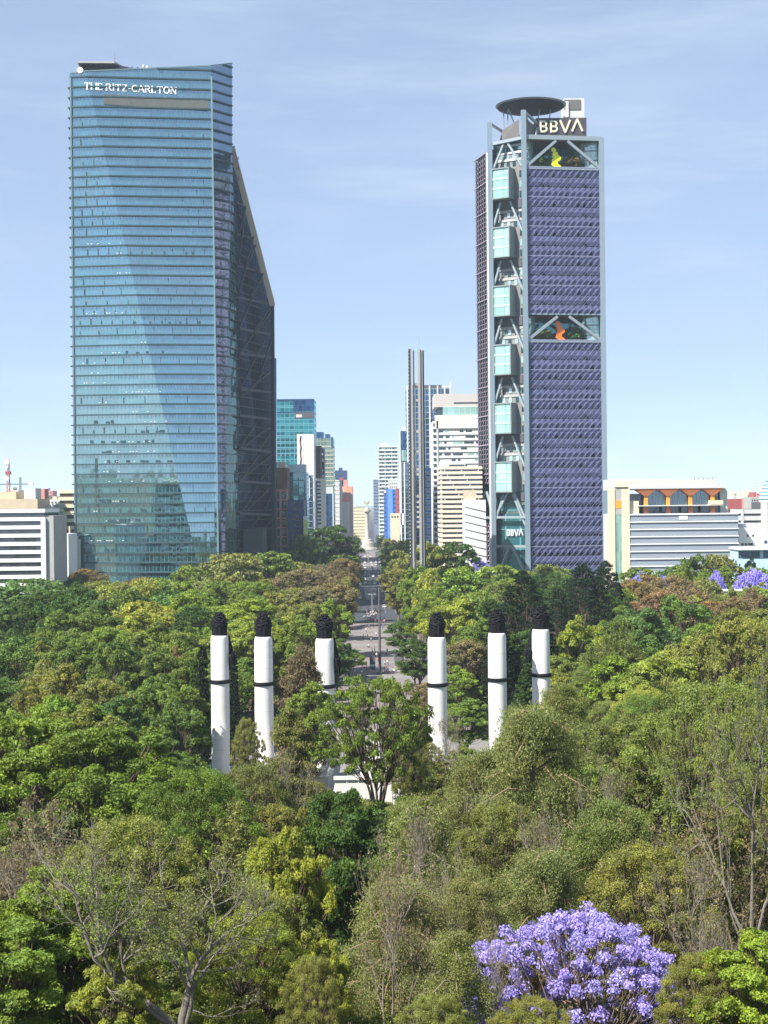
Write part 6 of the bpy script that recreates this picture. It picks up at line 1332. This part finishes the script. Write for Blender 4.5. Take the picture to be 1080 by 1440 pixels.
# named trees (px, top, distance, kind, colour, width)
NT = [
 # foreground
 (252, 1112, 86, 'bare_forked', 'olive', None, 0.0), (95, 1235, 94, 'near_a', 'bright', 290), (-20, 1290, 88, 'near_b', 'bright', 260), (165, 1345, 86, 'near_b', 'lime', 130), (60, 1130, 128, 'sparse_grey', 'grey', 230), (175, 1150, 122, 'near_fine', 'olive', 250),
 (150, 1030, 160, 'near_a', 'mid', 280), (30, 1010, 165, 'near_b', 'bright', 260), (275, 1085, 140, 'near_fine', 'mid', 220), (345, 1130, 128, 'sparse_grey', 'olive', 190), (400, 1168, 116, 'near_b', 'lime', 130), (478, 1112, 128, 'near_b', 'deep', 175), (345, 1285, 92, 'near_fine', 'lime', 190), (385, 1262, 99, 'near_a', 'olive', 150), (440, 1345, 84, 'near_fine', 'olive', 100),
 (450, 1320, 88, 'near_b', 'lime', 90), (395, 1050, 165, 'bare_tall', 'grey', 100), (350, 1075, 165, 'near_fine', 'olive', 150), (590, 1120, 118, 'droop_b', 'sage', 200), (560, 1230, 97, 'droop_a', 'sage', 260), (640, 1310, 88, 'droop_b', 'sage', 180), (655, 1085, 136, 'bare_small', 'grey', 160), (545, 1120, 140, 'bare_small', 'grey', 170),
 (750, 985, 140, 'droop_a', 'sage', 270), (860, 1130, 122, 'droop_c', 'sage', 260), (680, 1060, 145, 'droop_c', 'olive', 250), (760, 1190, 112, 'droop_a', 'sage', 260), (660, 1230, 100, 'droop_c', 'olive', 190),
 (900, 1010, 160, 'near_fine', 'olive', 300), (1000, 960, 150, 'near_fine', 'sage', 300), (1055, 850, 112, 'sparse_tall', 'sage', 270, 0.0), (910, 1190, 112, 'near_fine', 'olive', 220), (985, 1110, 122, 'sparse_grey', 'grey', 230), (1065, 1080, 128, 'near_fine', 'sage', 210),
 (1075, 1315, 84, 'near_b', 'bright', 210), (975, 1300, 88, 'bare_leaning', 'grey', 130, .6), (985, 1345, 84, 'near_fine', 'olive', 150), (1020, 1270, 96, 'bare_small', 'grey', 130), (812, 1282, 92, 'jacaranda', 'purple', 340), (745, 1405, 80, 'near_fine', 'olive', 150), (610, 1400, 80, 'near_fine', 'olive', 120),
 (820, 1085, 150, 'near_a', 'bright', 170), (700, 1130, 130, 'near_fine', 'olive', 200), 
 (590, 1125, 106, 'bare_tall', 'grey', 150), (640, 1175, 100, 'bare_small', 'grey', 170), (548, 1200, 92, 'bare_tall', 'grey', 130), (760, 1120, 118, 'bare_tall', 'grey', 130), (985, 1180, 98, 'bare_tall', 'grey', 170), (690, 1270, 88, 'bare_small', 'grey', 120), (45, 1160, 104, 'bare_tall', 'grey', 170), (860, 1060, 135, 'bare_tall', 'grey', 120),
 # around the monument
 (530, 952, 212, 'umbrella', 'mid', 150), (575, 985, 226, 'near_fine', 'olive', 56), (425, 912, 260, 'conifer', 'brown', 92), (408, 1000, 215, 'conifer', 'olive', 100), (347, 1010, 248, 'near_fine', 'olive', 48), (350, 1095, 205, 'near_fine', 'brown', 110), (285, 905, 290, 'columnar', 'dark', 15), (273, 925, 292, 'columnar', 'deep', 14), (328, 915, 300, 'columnar', 'dark', 14), (212, 925, 300, 'columnar', 'deep', 10),
 (655, 985, 292, 'mid_a', 'mid', 95), (590, 1075, 236, 'near_b', 'mid', 70), (650, 1100, 205, 'near_fine', 'olive', 110), (620, 1000, 225, 'bare_tall', 'grey', 70), (452, 1128, 205, 'near_b', 'olive', 80), (575, 1120, 205, 'near_b', 'mid', 80), (600, 1045, 262, 'near_fine', 'olive', 60), (655, 1050, 262, 'near_b', 'bright', 60), (500, 1068, 300, 'mid_d', 'brown', 44), (560, 1040, 300, 'mid_d', 'olive', 50), (690, 1070, 210, 'near_fine', 'sage', 120), (722, 992, 232, 'droop_b', 'sage', 80), (790, 965, 200, 'droop_c', 'sage', 170), (735, 995, 215, 'droop_a', 'olive', 130), (440, 1100, 225, 'near_fine', 'olive', 70),
 # dark conifers at the right
 (735, 800, 350, 'araucaria', 'dark', 105), (700, 858, 330, 'araucaria_thin', 'dark', 60), (762, 845, 318, 'araucaria_thin', 'dark', 70), (820, 792, 410, 'araucaria', 'dark', 100), (852, 787, 440, 'araucaria', 'dark', 72), (786, 826, 400, 'araucaria', 'dark', 60), (745, 930, 300, 'araucaria_thin', 'deep', 70),
 (858, 858, 305, 'sparse_grey', 'sage', 70), (815, 878, 330, 'mid_b', 'lime', 80), (900, 862, 335, 'mid_c', 'cool', 130), (960, 845, 350, 'mid_c', 'cool', 110), (870, 925, 280, 'mid_a', 'bright', 130), (930, 925, 270, 'mid_c', 'lime', 140), (1000, 905, 280, 'mid_b', 'olive', 130), (820, 940, 285, 'droop_c', 'sage', 90), (1045, 870, 270, 'mid_d', 'olive', 140),
 # plaza edges
 (480, 815, 560, 'mid_c', 'olive', 48), (484, 803, 620, 'mid_d', 'brown', 42), (474, 828, 500, 'mid_a', 'cool', 54), (464, 850, 445, 'mid_b', 'bright', 60), (487, 792, 700, 'far_c', 'deep', 38),
 (590, 815, 560, 'mid_a', 'olive', 58), (578, 803, 620, 'mid_c', 'mid', 50), (566, 790, 700, 'far_a', 'olive', 42), (610, 828, 500, 'mid_b', 'bright', 58), (592, 797, 538, 'far_b', 'mid', 50), (580, 812, 530, 'mid_c', 'bright', 40), (604, 800, 520, 'far_c', 'lime', 50),
 (590, 900, 400, 'mid_a', 'deep', 85), (640, 848, 400, 'mid_c', 'lime', 105), (583, 930, 420, 'mid_b', 'bright', 50), (565, 872, 480, 'mid_a', 'cool', 55), (610, 840, 470, 'mid_c', 'bright', 80), (560, 800, 620, 'mid_d', 'olive', 60), (655, 900, 345, 'mid_d', 'brown', 90), (600, 960, 330, 'mid_d', 'brown', 60), (640, 945, 330, 'mid_b', 'bright', 80),
 (490, 915, 440, 'mid_c', 'bright', 52), (473, 900, 400, 'mid_a', 'cool', 62), (470, 820, 500, 'mid_d', 'brown', 95), (430, 800, 560, 'mid_d', 'grey', 95), (480, 785, 640, 'mid_d', 'brown', 60), (408, 870, 400, 'mid_b', 'lime', 70), (395, 905, 350, 'mid_b', 'lime', 60), (425, 850, 420, 'mid_d', 'olive', 75),
 (575, 760, 800, 'far_c', 'olive', 70), (560, 778, 760, 'far_a', 'olive', 40), (610, 765, 640, 'far_b', 'olive', 70), (640, 770, 640, 'far_a', 'deep', 80), (478, 760, 860, 'far_b', 'grey', 40), (465, 745, 860, 'far_a', 'deep', 80), (425, 752, 760, 'far_c', 'cool', 52),
 (120, 800, 640, 'mid_d', 'brown', 60), (100, 812, 600, 'mid_d', 'olive', 50), (270, 796, 600, 'far_c', 'mid', 90), (330, 778, 600, 'far_c', 'olive', 110), (200, 812, 600, 'mid_d', 'brown', 90), (380, 783, 620, 'far_a', 'mid', 90), (340, 845, 430, 'mid_a', 'bright', 140), (205, 862, 400, 'mid_c', 'lime', 110), (110, 850, 420, 'mid_c', 'deep', 150), (40, 815, 480, 'far_c', 'cool', 150), (70, 900, 360, 'mid_a', 'deep', 130), (230, 885, 340, 'mid_b', 'mid', 110), (160, 905, 320, 'mid_a', 'deep', 120), (250, 920, 320, 'mid_b', 'rust', 40),
 (975, 782, 560, 'far_b', 'cool', 56), (1010, 780, 560, 'far_c', 'olive', 70), (1055, 792, 560, 'mid_b', 'dark', 40), (960, 800, 540, 'mid_b', 'bright', 50), (903, 808, 570, 'jacaranda_far', 'purple', 46), (932, 812, 560, 'jacaranda_far', 'purple', 34), (1008, 806, 530, 'jacaranda_far', 'purple', 30), (1060, 803, 525, 'jacaranda_far', 'purple', 54), (1085, 810, 520, 'jacaranda_far', 'purple', 40),
 (930, 830, 430, 'mid_d', 'rust', 90), (1000, 845, 420, 'mid_d', 'rust', 80), (890, 815, 480, 'mid_d', 'brown', 80), (1040, 840, 440, 'mid_c', 'sage', 90), (675, 788, 640, 'jacaranda_far', 'purple', 34), (700, 800, 600, 'far_a', 'bright', 90), (640, 800, 560, 'far_c', 'bright', 90), (770, 795, 600, 'far_c', 'mid', 100),
]
for t in NT: put(t[0], t[1], t[2], t[3], t[4], t[5], t[6] if len(t) > 6 else None)
ZONES = [(0, 830, 'cool', 140), (60, 850, 'deep', 140), (150, 830, 'olive', 60), (200, 880, 'lime', 60), (110, 900, 'mid', 80), (60, 960, 'olive', 80), (150, 960, 'mid', 80), (230, 960, 'mid', 60), (240, 890, 'bright', 60), (60, 1040, 'bright', 90), (180, 1050, 'cool', 90), (120, 1000, 'olive', 60), (240, 1060, 'cool', 60), (20, 1090, 'lime', 60),
 (330, 830, 'mid', 60), (400, 820, 'olive', 60), (440, 830, 'grey', 40), (350, 900, 'lime', 40), (380, 940, 'mid', 40), (330, 960, 'mid', 40), (340, 1040, 'olive', 50), (600, 800, 'olive', 50), (640, 850, 'bright', 50), (600, 900, 'brown', 40), (650, 920, 'mid', 50), (700, 820, 'mid', 60), (700, 900, 'deep', 40), (680, 950, 'mid', 40),
 (800, 830, 'deep', 60), (860, 860, 'bright', 50), (900, 900, 'cool', 60), (960, 830, 'brown', 60), (900, 830, 'rust', 50), (1020, 850, 'brown', 50), (1000, 900, 'olive', 60), (1060, 900, 'sage', 60), (940, 960, 'lime', 60), (850, 950, 'sage', 50), (1000, 1000, 'olive', 80), (900, 1050, 'olive', 80), (1050, 1080, 'sage', 80), (800, 1020, 'sage', 80), (720, 1080, 'sage', 80), (650, 1080, 'olive', 60), (560, 1150, 'olive', 60), (460, 1180, 'deep', 50), (350, 1150, 'olive', 70), (250, 1150, 'mid', 70), (150, 1150, 'olive', 80), (50, 1180, 'brown', 60), (80, 1330, 'bright', 90), (250, 1300, 'olive', 60), (350, 1330, 'lime', 60), (600, 1250, 'sage', 90), (740, 1200, 'sage', 90), (880, 1200, 'olive', 80), (1000, 1200, 'grey', 70), (1060, 1380, 'bright', 50), (900, 1400, 'olive', 60)]
def zcol(px, py):
    best = min(ZONES, key=lambda z: ((z[0]-px)**2+(z[1]-py)**2)/(z[3]**2)*rt_.uniform(.4, 1.6)); c = best[2]
    if rt_.random() < .22: c = rt_.choice(['mid', 'bright', 'olive', 'deep', 'lime', 'cool'])
    return c
def corridor(Y):                         # clear strip for plaza and avenue, in photo px
    gy_ = 705+F*50/Y
    pts = [(774, 507, 528), (800, 503, 535), (822, 503, 538), (862, 510, 542), (900, 504, 560), (935, 500, 592), (960, 494, 600), (1060, 480, 640)]
    if gy_ <= pts[0][0]: return pts[0][1:]
    for a, b_ in zip(pts, pts[1:]):
        if gy_ <= b_[0]:
            t = (gy_-a[0])/(b_[0]-a[0]); return (lerp(a[1], b_[1], t), lerp(a[2], b_[2], t))
    return None
def clear_ok(x, Y, Rr):
    if any(abs(x-(W(c[0], 950, c[2]).x)) < Rr*.75+2.2 and abs(Y-c[2]) < Rr*.75+2.2 for c in cols): return False
    if 258 < Y < 345 and abs(x) < 26+Rr*.4: return False
    if Y >= 250:
        co = corridor(Y)
        if co:
            a = W(co[0], 720, Y).x-(2 if Y < 700 else 4); b_ = W(co[1], 720, Y).x
            if a-Rr < x < b_+Rr: return False
    return True
CLEAR = [(296, 324, 1092, 282), (356, 386, 1015, 276), (442, 472, 960, 272), (600, 630, 1065, 272), (686, 714, 1000, 278), (747, 775, 992, 284), (497, 560, 958, 452), (575, 605, 1072, 300), (465, 560, 1128, 246), (495, 545, 958, 700), (782, 888, 885, 400), (700, 784, 905, 318)]
Y = 84.0
while Y < 700:
    sp = 8.6+(Y-84)*.0105; x = -.255*Y-12+rt_.uniform(0, sp)
    while x < .255*Y+12:
        yy = Y+rt_.uniform(-.35, .35)*sp; xx = x+rt_.uniform(-.25, .25)*sp; x += sp
        Rr = sp*rt_.uniform(.46, .66); zg_ = tz(xx, yy); Ht = (15.5 if yy < 150 else 17+4.5*sstep(150, 450, yy))*rt_.uniform(.78, 1.18)
        if yy < 130: Ht = min(Ht, CAMZ-yy*.335-zg_+rt_.uniform(-1, 3.0)); 
        if Ht < 5: continue
        # keep the city's feet where the photograph shows them
        if yy > 480: Ht = min(Ht, 50-(818-705-(8 if xx > 0 else 0))*yy/F+rt_.uniform(-1, 2.5)) if abs(xx) > 40 else Ht*.95
        if any(((q['x']-xx)**2+(q['Y']-yy)**2)**.5 < (q['R']+Rr)*.55 for q in T): continue
        if not clear_ok(xx, yy, Rr): continue
        if 640 < yy and abs(xx-W(200, 0, 690).x) < 62: continue
        if 640 < yy and xx > W(655, 0, 690).x: continue
        if 595 < yy and xx > W(850, 0, 640).x: continue
        if 530 < yy and xx < W(70, 0, 560).x: continue
        q = proj((xx, yy, zg_+Ht*.8)); px, py = q
        if px < -60 or px > 1140: continue
        # keep clear what the photograph shows clear: column shafts, court and plaza
        rp_ = Rr*F/yy
        for (wa, wb, wy, wY) in CLEAR:
            if yy < wY and px+rp_*.95 > wa and px-rp_*.95 < wb: Ht = min(Ht, CAMZ-(wy-703)*yy/F-zg_)
        if Ht < 4.5: continue
        c = zcol(px, py)
        if px > 560 and py > 985: kind = rt_.choice(['droop_a', 'droop_c', 'near_fine', 'near_fine', 'droop_b', 'sparse_grey'])
        elif yy < 230: kind = rt_.choice(['near_a', 'near_b', 'near_c', 'near_fine', 'near_a', 'sparse_grey'] if rt_.random() < .8 else ['near_a'])
        elif yy < 430: kind = rt_.choice(['mid_a', 'mid_b', 'mid_c', 'mid_d', 'mid_a'])
        else: kind = rt_.choice(['far_a', 'far_b', 'far_c', 'mid_d', 'mid_c'])
        if c in ('grey', 'brown') and rt_.random() < .6 and yy > 230: kind = 'mid_d'
        tm, cm, R0, H0 = PROTO[kind]
        T.append(dict(px=px, top=proj((xx, yy, zg_+Ht))[1], Y=yy, x=xx, z=zg_, kind=kind, col=c, s=Ht/H0, sw=Rr*1.12/R0, rz=rt_.uniform(0, 6.28), fixed=False, lab=None, R=Rr, H=Ht))
    Y += sp*.86
# avenue trees beyond the park, down to the victory column
Y = 720.0
while Y < 1250:
    for side in (-1, 1):
        for row in range(2 if Y > 780 else 3):
            Rr = rt_.uniform(6, 8.5); co = corridor(Y); edge = W(co[0] if side < 0 else co[1], 720, Y).x; xx = edge+side*(Rr*.95+row*12+rt_.uniform(0, 3)); yy = Y+rt_.uniform(-4, 4)
            if side < 0 and row == 2: continue
            if side > 0 and xx > W(655, 720, 750).x: continue
            Ht = rt_.uniform(17, 22.5)*(1.08 if row else .95); kind = rt_.choice(['far_a', 'far_b', 'far_c']); px, py = proj((xx, yy, Ht*.8))
            if any(((q['x']-xx)**2+(q['Y']-yy)**2)**.5 < (q['R']+Rr)*.5 for q in T): continue
            c = rt_.choice(['deep', 'cool', 'olive', 'brown', 'mid', 'grey', 'olive']); R0, H0 = PROTO[kind][2:]
            T.append(dict(px=px, top=py, Y=yy, x=xx, z=0, kind=kind, col=c, s=Ht/H0, sw=Rr*1.1/R0, rz=rt_.uniform(0, 6.28), fixed=False, lab=None, R=Rr, H=Ht))
    Y += 14
# drop trees that nothing of shows: front to back coverage test
CW, CH = 216, 288; cover = np.zeros((CH, CW), bool); keep = []
for t in sorted(T, key=lambda q: q['Y']):
    x0, _ = proj((t['x']-t['R'], t['Y'], t['z']+t['H']*.6)); x1, _ = proj((t['x']+t['R'], t['Y'], t['z']+t['H']*.6)); _, ya = proj((t['x'], t['Y'], t['z']+t['H'])); _, yb = proj((t['x'], t['Y'], t['z']+t['H']*.32))
    a, b_, c_, d_ = int(max(0, x0/5)), int(min(CW, x1/5+1)), int(max(0, ya/5)), int(min(CH, yb/5+1))
    if a >= b_ or c_ >= d_:
        if t['fixed']: keep.append(t)
        continue
    yy, xx = np.mgrid[c_:d_, a:b_]; e = ((xx*5+2.5-(x0+x1)/2)/((x1-x0)/2+1))**2+((yy*5+2.5-(ya+yb)/2)/((yb-ya)/2+1))**2 < 1
    tot = e.sum(); vis = (e & ~cover[c_:d_, a:b_]).sum()
    if not t['fixed'] and (tot == 0 or vis < max(1, .07*tot)): continue
    t['vis'] = int(vis); keep.append(t)
    solid = ((xx*5+2.5-(x0+x1)/2)/((x1-x0)/2*.85+.1))**2+((yy*5+2.5-(ya+yb)/2)/((yb-ya)/2*.85+.1))**2 < 1
    if t['kind'] not in ('bare_forked', 'bare_small', 'bare_tall', 'sparse_tall', 'bare_leaning', 'sparse_grey'): cover[c_:d_, a:b_] |= solid
print('TREES placed', len(T), 'kept', len(keep))
def region(px, py):
    if py < 850:
        for lim, s in ((90, 'below the striped white offices'), (335, 'at the foot of the blue glass tower'), (505, 'between the glass tower and the avenue'), (665, 'between the avenue and the white towers'), (860, 'below the violet tower'), (9999, 'below the long cream office block')):
            if px < lim: return s
    if py < 965:
        for lim, s in ((150, 'in the park at far left'), (292, 'in the park left of the white columns'), (385, 'around the two leftmost white columns'), (500, 'between the second column and the plaza'), (625, 'between the plaza and the fourth column'), (715, 'between fourth and fifth columns'), (785, 'around the rightmost white column'), (930, 'just right of the white columns'), (9999, 'in the park at far right')):
            if px < lim: return s
    if py < 1110:
        for lim, s in ((150, 'on the left edge, level with column feet'), (292, 'left of the leftmost column foot'), (440, 'around the feet of the left columns'), (640, 'before the marble monument'), (790, 'below the right hand columns'), (930, 'right of and below the columns'), (9999, 'on the right edge, level with column feet')):
            if px < lim: return s
    if py < 1240:
        for lim, s in ((190, 'left foreground above the bright green crowns'), (360, 'around the pale forked bare tree'), (540, 'central foreground below the monument'), (700, 'foreground left of the purple tree top'), (860, 'foreground above the purple tree'), (9999, 'right foreground above the purple tree')):
            if px < lim: return s
    for lim, s in ((220, 'bottom left corner'), (400, 'at the bottom beside the forked bare trunk'), (660, 'at the bottom left of the purple tree'), (880, 'at the bottom beside the purple tree'), (9999, 'bottom right corner')):
        if px < lim: return s
groups = {}
for t in keep:
    k = (GREEN[t['col']][1] if PROTO[t['kind']][1] else 'pale', FORM[t['kind']], region(t['px'], t['top']+10)); groups.setdefault(k, []).append(t)
nm_i = 0
for k, L in groups.items():
    L.sort(key=lambda q: q['px'])
    for i, t in enumerate(L):
        txt = f"{k[0]} {k[1]} {k[2]}"
        if len(L) > 1: txt += ', '+('leftmost' if i == 0 else 'rightmost' if i == len(L)-1 else ord_[min(i, 34)]+' from left')
        t['lab'] = txt
for t in keep:
    tm, cm, R0, H0 = PROTO[t['kind']]; c = GREEN[t['col']][0]; rr = random.Random(int(t['x']*31+t['Y']*7))
    nm_ = NAME.get(t['kind'], 'leafy_tree'); o = thing(nm_, t['lab'], 'tree', (t['x'], t['Y'], t['z']), 'trees of the park', t['rz']); o.scale = (t['sw'], t['sw'], t['s'])
    tr = link_part('trunk', tm, o)
    if cm:
        cr_ = link_part('crown', cm, o); j = rr.uniform(.88, 1.12); cr_.color = (c[0]*j*rr.uniform(.92, 1.1), c[1]*j, c[2]*j*rr.uniform(.85, 1.2), 1)
# ---- beyond the park: the avenue's tree belt melts into one mass
def belt(name, label, ya, yb, side, w0, w1, seed, hh=(15, 20)):
    rng = np.random.default_rng(seed); cs = []; rs = []
    Yb = ya
    while Yb < yb:
        co = corridor(Yb); e = W(co[0] if side < 0 else co[1], 720, Yb).x if Yb < 1560 else AX(Yb)+side*16
        for k in range(4):
            cs.append((e+side*(3+rng.uniform(w0, w1)), Yb+rng.uniform(-6, 6), rng.uniform(*hh)*.72)); rs.append(rng.uniform(4, 6.5))
        Yb += 7
    C, d, t = clumps_to_leaves(np.array(cs), np.array(rs), 130, .9, rng, .9, .5); me = leaf_mesh('tree_belt', C, d, .95, t, rng, 1.3)
    o = bpy.data.objects.new(name, me); COL.objects.link(o); o.color = (.075, .105, .035, 1); tag(o, label, 'trees', None, 'stuff')
belt('tree_belt', 'distant belt of trees merging along the left of the avenue toward the victory column', 1250, 2600, -1, 0, 34, 71)
belt('tree_belt', 'distant belt of trees merging along the right of the avenue toward the victory column', 1250, 2600, 1, 0, 34, 72)
# undergrowth under the canopy: countless shrubs, one mass
rng = np.random.default_rng(90); n = 5200; yy = rng.uniform(72, 480, n)**1.0; xx = rng.uniform(-1, 1, n)*(.27*yy+10)
ok = np.ones(n, bool)
for i in range(n):
    if 252 < yy[i] < 345 and abs(xx[i]) < 34: ok[i] = False
    co = corridor(yy[i]) if yy[i] > 250 else None
    if co and W(co[0], 720, yy[i]).x-3 < xx[i] < W(co[1], 720, yy[i]).x+3: ok[i] = False
xx = xx[ok]; yy = yy[ok]; zz_ = np.array([tz(a, c) for a, c in zip(xx, yy)])+rng.uniform(.3, 1.6, len(xx))
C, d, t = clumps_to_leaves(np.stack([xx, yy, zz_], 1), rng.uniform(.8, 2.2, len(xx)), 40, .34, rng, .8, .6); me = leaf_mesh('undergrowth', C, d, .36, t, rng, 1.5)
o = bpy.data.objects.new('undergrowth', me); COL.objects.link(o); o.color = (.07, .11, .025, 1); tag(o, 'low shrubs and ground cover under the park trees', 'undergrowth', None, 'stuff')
# shrubs of the two sky gardens
rng = np.random.default_rng(91); cl = dome_points(16, 1.5, .6, 2.0, rng, 'round'); C, d, t = clumps_to_leaves(cl, rng.uniform(.35, .6, len(cl)), 40, .3, rng, .8, .5)
shm = leaf_mesh('crown', C, d, .3, t, rng); stm = limbs(cl, .7, rng, .1, 3).mesh('stem'); stm.materials.append(BK)
for i, (p, s) in enumerate(GARDEN):
    lv_ = 'topmost' if i < len(GARDEN)//2 else 'middle'; j = i % (len(GARDEN)//2)
    o = thing('garden_shrub', f"leafy garden shrub in the {lv_} sky garden of the violet tower, {['second', 'third', 'fifth', 'sixth', 'fourth', 'leftmost', 'rightmost'][j]} from left".replace('leftmost from left', 'leftmost').replace('rightmost from left', 'rightmost'), 'shrub', p+Vector((0, 0, .1)), 'shrubs in the sky gardens', i*1.3); o.scale = (s*.62, s*.5, s*.6)
    link_part('stem', stm, o); c_ = link_part('crown', shm, o); c_.color = (.06+.05*(i % 3), .12+.03*(i % 2), .03, 1)
print('OBJECTS', len(COL.objects))

# woods on the hill behind the viewpoint, mirrored in the towers
rng = np.random.default_rng(95); n = 620; xx = rng.uniform(-230, 230, n); yy = rng.uniform(-300, -45, n)
zz_ = np.array([tz(a, c) for a, c in zip(xx, yy)])+rng.uniform(3, 9, n)
C, d, t = clumps_to_leaves(np.stack([xx, yy, zz_], 1), rng.uniform(4, 7.5, n), 110, 1.3, rng, .85, .5); me = leaf_mesh('hill_woods', C, d, 1.4, t, rng, 1.4)
o = bpy.data.objects.new('hill_woods', me); COL.objects.link(o); o.color = (.06, .10, .03, 1); tag(o, 'dense woods covering the castle hill', 'woods', None, 'stuff')
